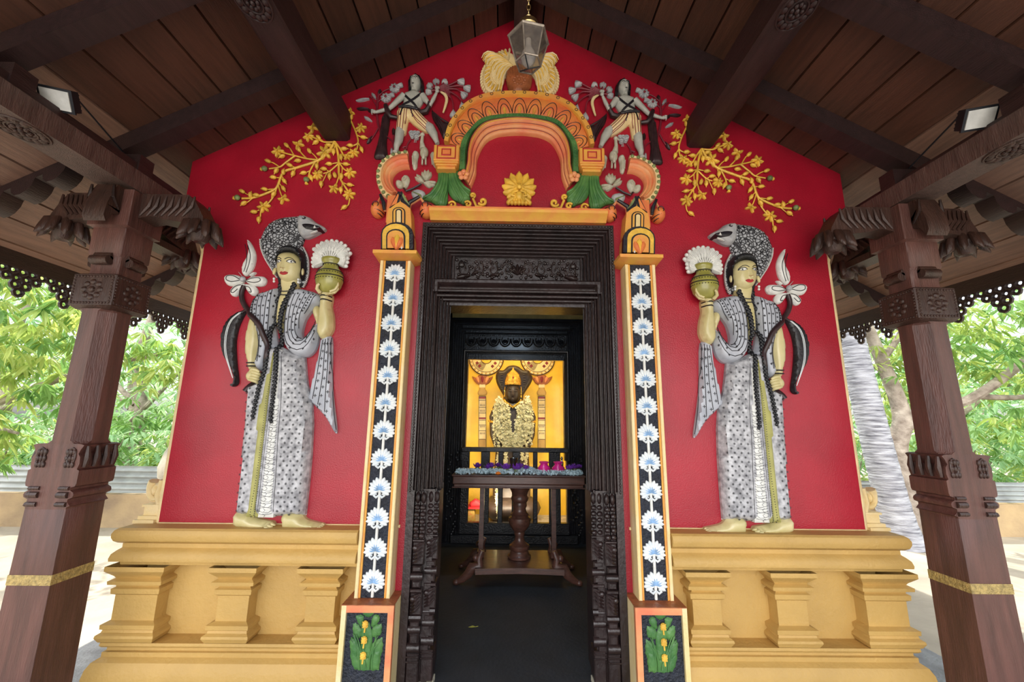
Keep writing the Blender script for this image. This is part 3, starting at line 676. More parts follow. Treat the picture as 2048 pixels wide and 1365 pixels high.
for px0, px1 in ((921, 938), (961, 979), (996, 1006), (1024, 1040), (1066, 1075), (1098, 1121)):
    a, c = at(px0, 960, 2.87)[0], at(px1, 960, 2.87)[0]
    b = MB().m('inner'); b.bev(a, c, 2.86, 2.90, .2, 1.12, .008); b.build('slat', g)

# ================================================================ PILASTERS BESIDE THE DOOR
def pilaster(mir):
    s_ = 1 if mir else -1
    t = thing('painted_pilaster', (s_*.807, -.1, 0), 'tall yellow pilaster with a strip of white flowers, %s of the doorway' % side(mir), 'pilaster', 'painted pilasters')
    k5 = lambda a, c, Y=-.2: at(680+a/4.789, 1080+c/4.789, Y); k4 = lambda a, c, Y=-.12: at(700+a/5.25, 380+c/5.25, Y)
    # base block
    x0, x1, zt_ = -.947, -.662, .50
    i0, i1 = -.921, -.694; zi1, zi0 = .465, .085
    b = MB(mir).m('cream_yel'); b.box(x0, x1, -.175, 0, 0, zt_)
    b.m('cream_yel'); b.box(x0, i0, -.2, -.17, 0, zt_); b.m('pink'); b.box(i1, x1, -.2, -.17, zi0, zt_); b.box(i0, i1, -.2, -.17, zi1, zt_); b.m('cream_yel'); b.box(i0, x1, -.2, -.17, 0, zi0)
    b.m('brown'); b.box(x0-.001, x1+.001, -.201, 0, zt_, zt_+.004); b.build('base_block', t)
    b = MB(mir).m('field'); b.box(i0, i1, -.180, -.172, zi0, zi1); b.build('inset_panel', t)
    b = MB(mir).m('green'); xc = (i0+i1)/2
    K5 = lambda l: [k5(*q) for q in l]
    leaves = [[(255,665),(300,670),(318,700),(300,740),(265,760),(225,745),(200,710),(215,675)], [(145,745),(210,740),(215,800),(205,860),(160,810)], [(360,740),(370,780),(340,830),(290,850),(295,780),(320,735)],
      [(115,825),(150,820),(195,880),(185,950),(140,960),(112,900)], [(385,825),(390,880),(375,930),(300,950),(290,890),(320,840)], [(100,955),(165,1000),(175,1080),(150,1160),(100,1100),(82,1020)], [(395,965),(400,1060),(380,1130),(300,1160),(285,1060),(310,1000),(360,970)],
      [(90,1060),(150,1090),(190,1200),(190,1260),(130,1262),(95,1180)], [(385,1060),(380,1130),(360,1262),(280,1262),(275,1180),(300,1100)], [(190,1140),(280,1140),(285,1262),(180,1262)], [(200,850),(290,850),(285,1140),(190,1140)]]
    for j, L_ in enumerate(leaves):
        # scalloped edge
        c = np.mean(np.array(L_), 0); q = []
        for (a, d) in cr(L_, 3):
            q.append((a, d))
        q = [(c[0]+(a-c[0])*(1+.09*(-1)**i), c[1]+(d-c[1])*(1+.09*(-1)**i)) for i, (a, d) in enumerate(q)]
        b.relief(K5(q), .014+.002*(j % 3), .02, -.176, smooth=2, edge=.4, res=.008)
    for a0, a1 in ((215, 150), (240, 100), (200, 130), (270, 360), (255, 390), (225, 225), (180, 120), (300, 350)): 
        p = [k5(a0+(a1-a0)*u*u, 1255-(1255-760-abs(a1-a0))*u*.8) for u in (0, .25, .5, .75, 1)]; b.tube([(q[0], -.193, q[1]) for q in p], [.005, .005, .002], 6)
    tag(b.build('leafy_plant', t), 'green leafy plant relief')
    for a, c in ((240, 815), (230, 965), (220, 1115)):
        p = k5(a, c); b = MB(mir).m('gold_paint'); b.ell((p[0], -.196, p[1]), (.0165, .012, .019), n=12, m_=8)
        for i in range(-2, 3):
            for j in range(-2, 3): b.ell((p[0]+i*.006+(j % 2)*.003, -.2065+.0006*(i*i+j*j), p[1]+j*.0065), .0034, n=6, m_=4)
        b.tube([(p[0], -.196, p[1]-.015), (p[0]-.002, -.196, p[1]-.04)], .0045, 6); tag(b.build('pineapple', t), 'orange-yellow fruit on the plant')
    # shaft
    sx0, sx1 = -.910, -.710; z0, z1 = .504, 2.535
    b = MB(mir).m('yor'); b.box(sx0+.004, sx1-.004, -.105, 0, z0, z1); b.m('cream_yel'); b.bev(sx0, sx0+.020, -.122, 0, z0, z1, .004); b.bev(sx1-.020, sx1, -.122, 0, z0, z1, .004); b.m('yor'); b.bev(sx0+.021, sx0+.033, -.117, 0, z0, z1, .004); b.bev(sx1-.033, sx1-.021, -.117, 0, z0, z1, .004); b.build('shaft_frame', t)
    b = MB(mir).m('field'); b.box(sx0+.033, sx1-.033, -.108, -.09, z0, z1); b.build('shaft_field', t)
    b = MB(mir).m('white'); b.tube([(-.81, -.111, z0+.005), (-.808, -.111, z1-.08)], .0085, 8); b.build('flower_stem', t)
    za, zb_ = at(744, 1166, -.115)[1], at(792, 549, -.115)[1]
    for k in range(12):
        z = za+(zb_-za)*k/11; x = -.81; b = MB(mir).m('bwhite')
        for j in range(13):
            a = math.radians(-118+236*j/12); ln = .066+.004*math.cos(a)+(.004 if j % 2 else 0); b.petal((x, -.112, z), a, ln, .024, .009, curl=.002)
        for sg in (-1, 1): b.tube([(x, -.115, z-.03), (x+sg*.018, -.115, z-.044), (x+sg*.031, -.115, z-.034), (x+sg*.025, -.115, z-.022), (x+sg*.016, -.115, z-.028)], [.006, .008, .007, .005], 6)
        b.m('blue')
        for j in range(8):
            a = math.radians(-95+190*j/7); b.petal((x, -.119, z), a, .036, .010, .004)
        b.build('flower', t)
    # cap
    za = k4(470, 630, -.19)[1]; zb_ = k4(470, 722, -.13)[1]; xa, xb = k4(240, 630, -.19)[0], k4(700, 630, -.19)[0]
    b = MB(mir).m('yor'); vs = [(xa, -.19, za), (xb, -.19, za), (xb+.01, 0, za), (xa-.01, 0, za), (xa, -.19, za-.022), (xb, -.19, za-.022), (xb+.01, 0, za-.022), (xa-.01, 0, za-.022), (sx0, -.13, zb_-.005), (sx1, -.13, zb_-.005), (sx1, 0, zb_-.005), (sx0, 0, zb_-.005)]
    b.add(vs, [(0, 1, 2, 3), (4, 5, 1, 0), (5, 6, 2, 1), (7, 4, 0, 3), (8, 9, 5, 4), (9, 10, 6, 5), (11, 8, 4, 7), (8, 11, 10, 9), (3, 2, 6, 7)], False); b.build('cap', t)
    # layered capital
    K4 = lambda l, Y: [k4(a, c, Y) for a, c in l]
    arch = lambda x0_, x1_, zb, zt2, r=.75: [(x0_, zb)]+[((x0_+x1_)/2-(x1_-x0_)/2*math.cos(a), (zt2+(x1_-x0_)*.5*r)-(x1_-x0_)*.5*r*math.sin(a)) for a in np.linspace(0, math.pi, 9)]+[(x1_, zb)]
    b = MB(mir)
    def lay(m_, l, y, th): b.m(m_); b.prism(K4(l, -.12), y, y+th)
    lay('yor', [(378, 420), (383, 300), (400, 200), (440, 140), (515, 30), (528, 30), (590, 120), (632, 190), (640, 300), (645, 420)], -.115, .115)
    lay('black', [(412, 190), (505, 15), (520, 15), (530, 60), (520, 120), (470, 150), (425, 185)], -.119, .03); lay('orange', [(425, 178), (505, 40), (512, 60), (490, 140), (440, 165)], -.122, .03)
    lay('black', [(632, 195), (545, 15), (530, 15), (522, 60), (530, 120), (580, 150)], -.119, .03); lay('ogreen', [(628, 165), (555, 30), (548, 60), (572, 110)], -.122, .03)
    for x0_, x1_, zt2, m_ in ((445, 580, 180, 'black'), (457, 568, 192, 'yor'), (480, 548, 203, 'black'), (493, 536, 218, 'cream_yel')): lay(m_, arch(x0_, x1_, 400, zt2), -.120-.003*('yor' == m_)-.006*(x0_ > 470)-.003*(x0_ > 490), .03)
    b.build('upper_capital', t)
    b = MB(mir)
    lay('yor', arch(345, 655, 632, 362), -.135, .135)
    for x0_, x1_, zt2, m_, y in ((333, 668, 350, 'black', -.138), (350, 628, 372, 'gold_paint', -.143), (392, 590, 430, 'black', -.148), (407, 575, 448, 'yor', -.153)): lay(m_, arch(x0_, x1_, 632, zt2), y, .04)
    for ang, m_ in ((-.35, 'orange'), (.35, 'orange'), (0, 'gold_paint')):
        p = k4(487, 628, -.15); b.m(m_).petal((p[0], -.154, p[1]), ang, .105 if ang == 0 else .090, .040, .016)
    p = k4(545, 612, -.15); b.m('white').ell((p[0], -.155, p[1]), (.006, .005, .009))
    b.build('lower_capital', t)
    # volutes
    for c, sg in (((285, 190), -1), ((785, 195), 1)):
        p = k4(*c, -.07); b = MB(mir).m('orange'); p = (p[0]+sg*.006, p[1]); b.ell((p[0], -.03, p[1]), (.047, .07, .054), n=18, m_=12); b.m('black')
        for k, (dz, rr) in enumerate(((-.012, .85), (-.026, .62), (.016, .8))):
            pts = [(p[0]+.049*math.cos(a)*rr*1.05, -.03-.074*math.sin(a)*rr, p[1]+dz*1.3+.012*math.cos(a)*sg) for a in np.linspace(0, math.pi, 9)]; b.tube(pts, .0035, 5)
        b.tube([(p[0]+.020*math.cos(a), -.094, p[1]+.018+.020*math.sin(a)) for a in np.linspace(0, 6.28, 13)[:-1]], .003, 5, True)
        q1 = k4(485+sg*(-0)+(-120 if sg < 0 else 130), 220, -.07); q2 = k4(330 if sg < 0 else 740, 70 if sg < 0 else 90, -.07)
        for dx in (0, .022): b.m('black' if dx else 'pink').tube([(q1[0], -.06-dx, q1[1]), (q1[0]+sg*.006, -.07-dx, q1[1]+.05), (q2[0], -.075-dx, q2[1]), (p[0]-sg*.01, -.075, p[1]+.035)][: 4 if not dx else 3], [.010, .014, .010], 7)
        b.build('volute', t)
    b = MB(mir).m('orange'); p = k4(500, 240, 0); b.box(p[0]-.05, p[0]+.075, -.09, 0, k4(0, 400, 0)[1], k4(0, 120, 0)[1]); b.build('capital_core', t)
for mm in (0, 1): pilaster(mm)

# ================================================================ TYMPANUM RELIEFS OVER THE DOOR
a1 = lambda a, c, Y=-.04: at(700+a/2.9257, 40+c/2.9257, Y)
a7 = lambda a, c, Y=-.04: at(700+a/4.877, 140+c/4.877, Y)
lin = thing('yellow_lintel', (0, -.05, 2.87), 'yellow and orange moulded ledge above the dark door surround', 'lintel')
b = MB(); prof = [(0, 2.872), (.035, 2.872), (.045, 2.885), (.075, 2.905), (.090, 2.915), (.092, 2.938), (.0, 2.940)]
vs = []; fs = []; n = len(prof)
for x in (-.615, .615):
    vs += [(x, -p, z) for p, z in prof]
b.m('yor').add(vs, [(i, i+1, n+i+1, n+i)[::-1] for i in range(n-1)]+[tuple(range(n)), tuple(range(n, 2*n))[::-1]], False)
b.m('orange').box(-.62, .62, -.093, 0, 2.936, 2.948); b.build('lintel_moulding', lin)
arch_t = thing('horseshoe_arch_relief', (0, -.05, 3.0), 'orange painted horseshoe arch relief with a green band above the doorway', 'arch')
# mirrored about x=0, so draw the left half and reflect
def half(l): 
    q = [a1(*p) for p in l]; q[-1] = (0, q[-1][1]); return q+[(-x, z) for x, z in q[:-1]][::-1]
o_out = half([(553, 728), (575, 640), (620, 570), (680, 505), (770, 460), (870, 442), (985, 438)])
o_mid = half([(580, 735), (600, 660), (640, 590), (700, 525), (780, 485), (880, 465), (985, 462)])
o_in = half([(650, 760), (665, 700), (710, 650), (770, 595), (840, 572), (900, 565), (985, 562)])
g_in = half([(680, 890), (682, 790), (700, 710), (750, 640), (820, 605), (900, 592), (985, 590)])
g_out = half([(638, 890), (640, 800), (655, 715), (705, 650), (770, 590), (880, 568), (985, 562)])
i_in = half([(705, 975), (735, 900), (745, 800), (790, 710), (850, 672), (920, 660), (985, 657)])
i_out = half([(668, 930), (688, 850), (692, 780), (712, 705), (760, 640), (830, 605), (985, 588)])
b = MB().m('yor'); b.band(o_out, o_mid, [(0, .075), (.1, .085), (.9, .085), (1, .075)], 50); b.build('rim_band', arch_t)
b = MB().m('orange'); b.band(o_mid, o_in, [(0, .055), (.08, .065), (.5, .072), (.92, .065), (1, .06)], 50); b.build('petal_band', arch_t)
b = MB().m('green'); b.band(g_out, g_in, [(0, .055), (.15, .075), (.85, .075), (1, .06)], 50)
A = resamp(cr(g_out, 5, False), 60); B_ = resamp(cr(g_in, 5, False), 60)
for i in range(2, 58): b.ell(((A[i][0]+B_[i][0])/2, -.076, (A[i][1]+B_[i][1])/2), (.007, .006, .007), n=7, m_=5)
b.build('green_band', arch_t)
b = MB().m('pink'); b.band(i_out, i_in, [(0, .06), (.08, .085), (.28, .092), (.42, .08), (.46, .062), (.6, .066), (.72, .058), (.76, .044), (.9, .044), (1, .03)], 60); b.m('dred')
Ao = resamp(cr(i_out, 5, False), 60); Ai = resamp(cr(i_in, 5, False), 60)
for tt, dd in ((.05, .082), (.44, .072), (.75, .052)): b.tube([(p[0], -dd, p[1]) for p in Ao*(1-tt)+Ai*tt], .0022, 5)
b.m('yor').tube([(p[0], -.091, p[1]) for p in Ao*.75+Ai*.25], .006, 6); b.build('inner_moulding', arch_t, 60)
b = MB().m('black'); A = resamp(cr(o_out, 5, False), 200); B_ = resamp(cr(o_mid, 5, False), 200)
for k in range(18):
    b = MB().m('black'); i = int((k+.6)/18.2*199); p = (A[i]+B_[i])/2; b.tube([(p[0]+.0105*math.cos(a), -.0865, p[1]+.0105*math.sin(a)) for a in np.linspace(0, 6.28, 11)[:-1]], .0022, 5, True); b.build('painted_ring', arch_t)
A = resamp(cr(o_mid, 5, False), 400); B_ = resamp(cr(o_in, 5, False), 400); b = MB(); npet = 11
for k in range(npet):
    i = int((k+.5)/npet*399); base = Vector(B_[i]); top = Vector(A[i]); d = (top-base); ln = d.length; d.normalize(); w_ = Vector((d.y, -d.x))
    for sc_, m_, y in ((1, 'black', .0705), (.62, 'black', .0735)):
        pts = []
        for a in np.linspace(0, math.pi, 13):
            q = base+d*(ln*.86*sc_*math.sin(a))+w_*(-math.cos(a))*(.048*sc_+.004); pts.append((q.x, -y, q.y))
        b.m(m_).tube(pts, .0026, 5)
    b.m('yor').petal((base.x, -.066, base.y), math.atan2(d.x, d.y), ln*.42, .030, .012)
b.build('painted_petals', arch_t)
for sg in (-1, 1):
    c = a1(668, 928); b = MB(sg > 0).m('pink')
    for k in range(5): a = k*2*math.pi/5; b.ell((c[0]+.024*math.cos(a+.3), -.085, c[1]+.024*math.sin(a+.3)), (.019, .014, .019), n=10, m_=6)
    b.ell((c[0], -.098, c[1]), .009, n=8, m_=6); tag(b.build('arch_end_flower', arch_t), 'pink flower knob at the arch foot')
def K7(l, Y=-.04): return [a7(a, c, Y) for a, c in l]
for mm in (0, 1):
    s_ = 1 if mm else -1; sd = side(mm)
    # square block
    t = thing('square_impost_block', (s_*.52, -.1, 3.4), 'yellow block painted with nested red squares at the %s foot of the arch' % sd, 'block', 'impost blocks of the arch')
    p0, p1 = a7(820, 725, -.13), a7(1060, 880, -.13); q1 = a7(955, 975, -.09)
    b = MB(mm).m('yor'); b.bev(p0[0], p1[0], -.13, 0, p1[1], p0[1], .006); cxx = (p0[0]+p1[0])/2
    for k, (dw, h0, h1) in enumerate(((.004, 0, .32), (.014, .32, .6), (.024, .6, 1))):
        zz1 = p1[1]-(p1[1]-q1[1])*h0; zz0 = p1[1]-(p1[1]-q1[1])*h1; b.bev(p0[0]+dw, p1[0]-dw, -.13+dw, 0, zz0, zz1, .005)
    b.build('block_body', t)
    b = MB(mm).m('lips'); zc = (p0[1]+p1[1])/2; W_, H_ = (p1[0]-p0[0]), (p0[1]-p1[1])
    for fw_, th in ((.36, .0062), (.17, .0062)):
        hw_, hh = W_*fw_, H_*fw_*1.1; b.tube([(cxx-hw_, -.131, zc-hh), (cxx+hw_, -.131, zc-hh), (cxx+hw_, -.131, zc+hh), (cxx-hw_, -.131, zc+hh)], th, 5, True)
    b.m('orange').box(cxx-W_*.12, cxx+W_*.12, -.132, -.128, zc-H_*.12, zc+H_*.12); b.build('nested_squares', t)
    # green leaves
    t = thing('green_leaf_capital', (s_*.5, -.05, 3.1), 'green ribbed palm leaves spreading under the %s impost block' % sd, 'leaf relief', 'green leaf capitals')
    for nm_, L_ in (('left_leaf', [(862, 975), (960, 985), (958, 1080), (950, 1180), (945, 1290), (900, 1325), (850, 1315), (790, 1275), (745, 1262), (700, 1245), (770, 1190), (830, 1120), (855, 1050)]), ('right_leaf', [(950, 978), (1052, 975), (1075, 1080), (1120, 1130), (1175, 1165), (1165, 1215), (1170, 1250), (1115, 1300), (1070, 1280), (1020, 1260), (975, 1215), (950, 1150)])):
        b = MB(mm).m('green'); f = b.relief(K7(L_), .05, .035, 0, edge=.5)
        if nm_ == 'left_leaf': rs = [((880, 985), (865, 1100), (790, 1210), (715, 1245)), ((905, 985), (890, 1120), (840, 1220), (790, 1270)), ((930, 985), (915, 1130), (880, 1240), (860, 1310)), ((950, 985), (940, 1130), (920, 1240), (905, 1320))]
        else: rs = [((970, 985), (985, 1100), (1030, 1200), (1080, 1280)), ((1000, 985), (1020, 1090), (1070, 1190), (1120, 1290)), ((1025, 985), (1050, 1090), (1100, 1170), (1160, 1230)), ((1045, 985), (1065, 1080), (1110, 1140), (1170, 1175))]
        for r_ in rs:
            P_ = cr(K7(r_), 5, False); h = f(P_); b.tube([(p[0], -max(hh, .03)+.002, p[1]) for p, hh in zip(P_, h)], [.009, .012, .007], 7)
        b.build('palm_leaf', t)
    # crescent
    t = thing('orange_crescent_relief', (s_*1.0, -.03, 3.2), 'orange crescent scroll with green studs above the %s pilaster' % sd, 'crescent relief', 'crescent scrolls')
    outer = K7([(560, 778), (500, 785), (430, 800), (350, 835), (290, 890), (252, 970), (250, 1070), (280, 1160), (325, 1225), (385, 1255)]); rim = K7([(560, 812), (500, 815), (430, 835), (370, 870), (325, 920), (300, 980), (300, 1070), (325, 1140), (365, 1190), (410, 1215)]); inner = K7([(575, 945), (520, 945), (460, 970), (420, 1010), (405, 1060), (415, 1110), (440, 1150), (455, 1175), (470, 1185)])
    b = MB(mm).m('cream_yel').band(outer, rim, [(0, .02), (.2, .035), (.8, .035), (1, .03)], 30); b.build('studded_rim', t)
    b = MB(mm).m('pink').band(rim, inner, [(0, .03), (.12, .055), (.3, .06), (.38, .045), (.5, .055), (.62, .05), (.7, .035), (.85, .04), (1, .02)], 30); b.build('crescent_body', t, 60)
    b = MB(mm).m('ogreen'); A = resamp(cr(outer, 5, False), 120); B_ = resamp(cr(rim, 5, False), 120)
    for k in range(12):
        i = int((k+.5)/12*119); p = A[i]*.55+B_[i]*.45; b.ell((p[0], -.036, p[1]), (.014, .010, .014), n=10, m_=6); b.ell((p[0], -.046, p[1]), (.006, .004, .006), n=6, m_=4)
    b.build('green_studs', t)
    # bird on a lotus
    t = thing('bird_on_lotus_relief', (s_*.67, -.04, 3.3), 'pale bird holding a flower and perched on a lotus, %s of the arch' % sd, 'bird relief', 'birds beside the arch')
    b = MB(mm).m('bgrey')
    g3 = lambda a, c, y: (*a7(a, c)[:1], y, a7(a, c)[1])
    b.ell(g3(722, 800, -.03), (.030, .032, .042), .1, 14, 10); b.tube([g3(712, 770, -.04), g3(702, 710, -.045), g3(708, 660, -.048)], [.024, .013, .011], 10); b.ell(g3(710, 640, -.05), (.016, .016, .015), n=12); b.tube([g3(695, 645, -.052), g3(672, 665, -.055)], [.007, .002], 6)
    b.tube([g3(705, 850, -.03), g3(702, 915, -.03)], .007, 6); b.tube([g3(735, 850, -.03), g3(736, 915, -.03)], .007, 6)
    for k in range(4): b.petal(g3(722, 800+k*14, -.058), math.pi, .03, .02, .006)
    b.build('bird_body', t)
    for wg, (ca, cc) in enumerate((((640, 790), (622, 930)), ((795, 790), (820, 925)))):
        b = MB(mm).m('bgrey')
        b.relief(K7([(600, 790), (640, 765), (665, 800), (650, 860), (645, 930), (615, 950), (598, 900)] if wg == 0 else [(775, 800), (805, 775), (840, 810), (842, 880), (830, 930), (800, 900), (790, 860)]), .030, .022)
        for k in range(3): b.tube([g3((605 if wg == 0 else 790)+k*16, 830, -.030), g3((608 if wg == 0 else 800)+k*13, 915, -.028)], .004, 5)
        b.build('wing', t)
    b = MB(mm).m('bgrey')
    for (a, c), an, ln in (((735, 1060), -.45, .075), ((735, 1060), -.15, .085), ((735, 1060), .15, .085), ((735, 1060), .45, .075), ((715, 1080), -1.0, .08), ((715, 1080), -.72, .085), ((715, 1085), 1.45, .085), ((715, 1085), 1.75, .08), ((715, 1085), 2.0, .06)):
        b.petal(g3(a, c, -.012), an*1, ln, .032, .022)
    b.build('lotus', t)
    b = MB(mm).m('grey')
    for (a, c, r_) in ((590, 600, .018), (625, 600, .017), (655, 600, .015), (600, 630, .016), (645, 640, .017)):
        p = g3(a, c, -.03); b.tube([(p[0]+r_*(1-i/14)*math.cos(i*.6), -.025, p[2]+r_*(1-i/14)*math.sin(i*.6)) for i in range(12)], .006, 6); b.ell((p[0], -.012, p[2]), (r_, .016, r_), n=8, m_=6)
    for k in range(3): b.tube([g3(630+k*8, 650, -.03), g3(622+k*10, 700, -.03)], .0018, 4)
    b.build('curled_flower', t)
    b = MB(mm).m('dred'); b.tube([g3(540, 750, -.012), g3(552, 700, -.014), g3(585, 655, -.016)], .005, 6); b.tube([g3(505, 730, -.012), g3(552, 720, -.012)], .004, 6); b.build('stalk', t)
    # pale leaf scroll by the crescent
    t = thing('pale_leaf_sprig_relief', (s_*.8, -.03, 3.1), 'pale curled leaf sprig between the %s crescent and the green leaves' % sd, 'leaf relief', 'pale leaf sprigs')
    b = MB(mm).m('bgrey')
    for an, L_ in ((0, [(520, 1005), (555, 1010), (575, 1050), (555, 1110), (525, 1140), (500, 1100), (490, 1040)]), (1, [(440, 1060), (480, 1055), (510, 1090), (500, 1130), (460, 1130), (438, 1100)])):
        b.relief(K7(L_), .028, .022)
    p = g3(528, 1050, -.036); b.tube([(p[0]+.010*math.cos(a), -.034, p[2]+.014*math.sin(a)) for a in np.linspace(0, 6.28, 11)[:-1]], .003, 5, True)
    b.m('grey'); b.relief(K7([(590, 1170), (640, 1145), (700, 1155), (728, 1190), (710, 1230), (650, 1245), (605, 1225)]), .028, .022); b.m('ogreen')
    for k in range(3): b.tube([g3(605+k*20, 1180+k*8, -.030), g3(650+k*20, 1200+k*8, -.032), g3(690, 1225, -.026)], .004, 5)
    b.m('wine').tube([g3(520, 1140, -.02), g3(545, 1175, -.03), g3(610, 1150, -.03), g3(690, 1100, -.025)], .008, 6); b.build('leaf_sprig', t)
    # yellow scrolls on the lintel
    t = thing('yellow_scroll_relief', (s_*.4, -.03, 2.96), 'small yellow curling scrolls on the ledge under the %s side of the arch' % sd, 'scroll relief', 'yellow scrolls on the ledge')
    b = MB(mm).m('gold_paint')
    def spir(c, r_, a0, sg=1, tr_=.008, n=18): 
        p = a1(*c); b.tube([(p[0]+r_*(1-i/(n*1.15))*math.cos(a0+sg*i*.42), -.045, p[1]+r_*(1-i/(n*1.15))*math.sin(a0+sg*i*.42)) for i in range(n)], [tr_*.8, tr_, tr_*.7], 6, flat=1.6)
    spir((776, 1066), .030, 3.6, 1, .011); spir((718, 1030), .020, -1.2, 1, .009); spir((690, 1082), .026, 2.6, -1, .009); spir((600, 1086), .030, 2.8, -1, .008)
    b.tube([(*a1(720, 1045)[:1], -.04, a1(720, 1045)[1]), (a1(738, 1090)[0], -.04, a1(738, 1090)[1]), (a1(770, 1098)[0], -.04, a1(770, 1098)[1])], .009, 6)
    for k in range(5): p = a1(570+k*16, 1094); b.petal((p[0], -.03, p[1]-.005), -.8+.4*k, .022, .016, .012)
    b.build('scrollwork', t)
# central shell palmette
t = thing('shell_palmette_relief', (-.01, -.03, 3.05), 'yellow shell palmette standing on the ledge inside the arch', 'palmette')
b = MB().m('gold_paint'); c = a1(990, 985); c = (c[0], -.02, c[1])
for k in range(11):
    an = math.radians(-128+256*k/10); b.petal(c, an, .122+.020*math.cos(an), .056, .030)
for k in range(7): b.petal((c[0], -.045, c[2]), math.radians(-100+200*k/6), .045, .022, .016)
b.ell((c[0], -.06, c[2]), (.018, .014, .018), n=10); b.build('shell', t)
b = MB().m('gold_paint')
for sg in (-1, 1):
    b.tube([(c[0]+sg*.012, -.04, c[2]-.02), (c[0]+sg*.045, -.045, c[2]-.035), (c[0]+sg*.05, -.045, c[2]-.06), (c[0]+sg*.028, -.045, c[2]-.065), (c[0]+sg*.028, -.045, c[2]-.048)], [.010, .012, .008], 6)
    b.tube([(c[0]+sg*.02, -.04, c[2]-.075), (c[0]+sg*.05, -.045, c[2]-.085), (c[0]+sg*.075, -.045, c[2]-.105)], [.010, .012, .010], 6)
for k in range(-3, 4): b.ell((c[0]+k*.025, -.03, c[2]-.108), (.016, .025, .018), n=8, m_=6); b.ell((c[0]+k*.018, -.035, c[2]-.088), (.012, .022, .014), n=8, m_=6)
b.ell((c[0], -.045, c[2]-.06), (.026, .02, .034), n=10); b.build('shell_base', t)
# vase and straw sheaves at the top
al = lambda a, c: at(960+a/6.822, c/6.822, -.05)
t = thing('vase_relief', (.0, -.04, 4.0), 'copper brown ribbed vase relief on top of the arch', 'vase')
b = MB().m('brown'); V_ = [(388, 940), (430, 905), (500, 888), (600, 895), (680, 930), (715, 1000), (700, 1130), (660, 1200), (620, 1245), (640, 1290), (400, 1290), (430, 1245), (400, 1210), (370, 1110), (352, 1010)]
f = b.relief([al(*p) for p in V_], .075, .055, edge=.3)
for k in range(9):
    u = (k-4)/4; P_ = [al(535+u*110, 915+abs(u)*25), al(535+u*150, 1000), al(535+u*120, 1080)]; h = f(P_); b.tube([(p[0], -hh, p[1]) for p, hh in zip(P_, h)], [.009, .011, .005], 6)
for k in range(10):
    a = k*.628; p = al(535+75*math.cos(a), 1130+55*math.sin(a)); b.ell((p[0], -.076, p[1]), (.011, .006, .009), n=7, m_=5)
b.ell((al(535, 1120)[0], -.078, al(535, 1120)[1]), (.010, .007, .010)); b.build('vase_body', t)
for sg in (-1, 1):
    t = thing('straw_sheaf_relief', (sg*.11, -.03, 4.05), 'drooping golden straw sheaf curling out to the %s of the vase' % ('left' if sg < 0 else 'right'), 'sheaf', 'straw sheaves')
    b = MB(sg > 0).m('cream_yel'); mid = 537
    f = b.relief([al(*p) for p in [(520, 880), (500, 740), (400, 650), (290, 670), (150, 770), (60, 900), (38, 1020), (60, 1130), (130, 1210), (265, 1205), (305, 1090), (350, 1000), (430, 920)]], .030, .04)
    rr = random.Random(4)
    for k in range(24):
        u = k/23; r0 = 1-.62*u                     # outer to inner arcs
        P_ = []; a_end = .62*u
        for i in range(7):
            v = i/6; x = 470-(430*r0)*math.sin(v*1.45)-20*v; y = 890-(255*(1-u*.95))*math.sin(v*math.pi*.62)+v*v*(120+230*(u))*1.0
            P_.append(al(x+rr.uniform(-6, 6), y+rr.uniform(-6, 6)))
        b.m(('cream_yel', 'gold_paint', 'cream_yel')[k % 3]).tube([(p[0], -.034-.012*math.sin(math.pi*i/6), p[1]) for i, p in enumerate(P_)], [.006, .008, .008, .003], 5)
    # frayed ends all along the outer edge
    edge = [(400, 645), (290, 672), (150, 770), (60, 900), (38, 1020), (60, 1130), (130, 1210), (200, 1225), (265, 1210)]
    E_ = resamp(cr(edge, 4, False), 26)
    for i, e in enumerate(E_):
        p = al(*e); d = Vector((e[0]-330, e[1]-960)).normalized(); d = (d+Vector((-.2, .8))).normalized(); b.m('cream_yel').petal((p[0]+.0, -.012, p[1]), math.atan2(d.x, -d.y), .030, .018, .014)
        q = (E_[i]*.72+np.array((380, 930))*.28); p = al(*q); b.m('gold_paint' if i % 2 else 'cream_yel').petal((p[0], -.036, p[1]), math.atan2(d.x, -d.y), .05, .014, .008)
        q = (E_[i]*.45+np.array((380, 930))*.55); p = al(*q); b.m('cream_yel').petal((p[0], -.038, p[1]), math.atan2(d.x, -d.y), .05, .014, .008)
    b.build('straw', t)
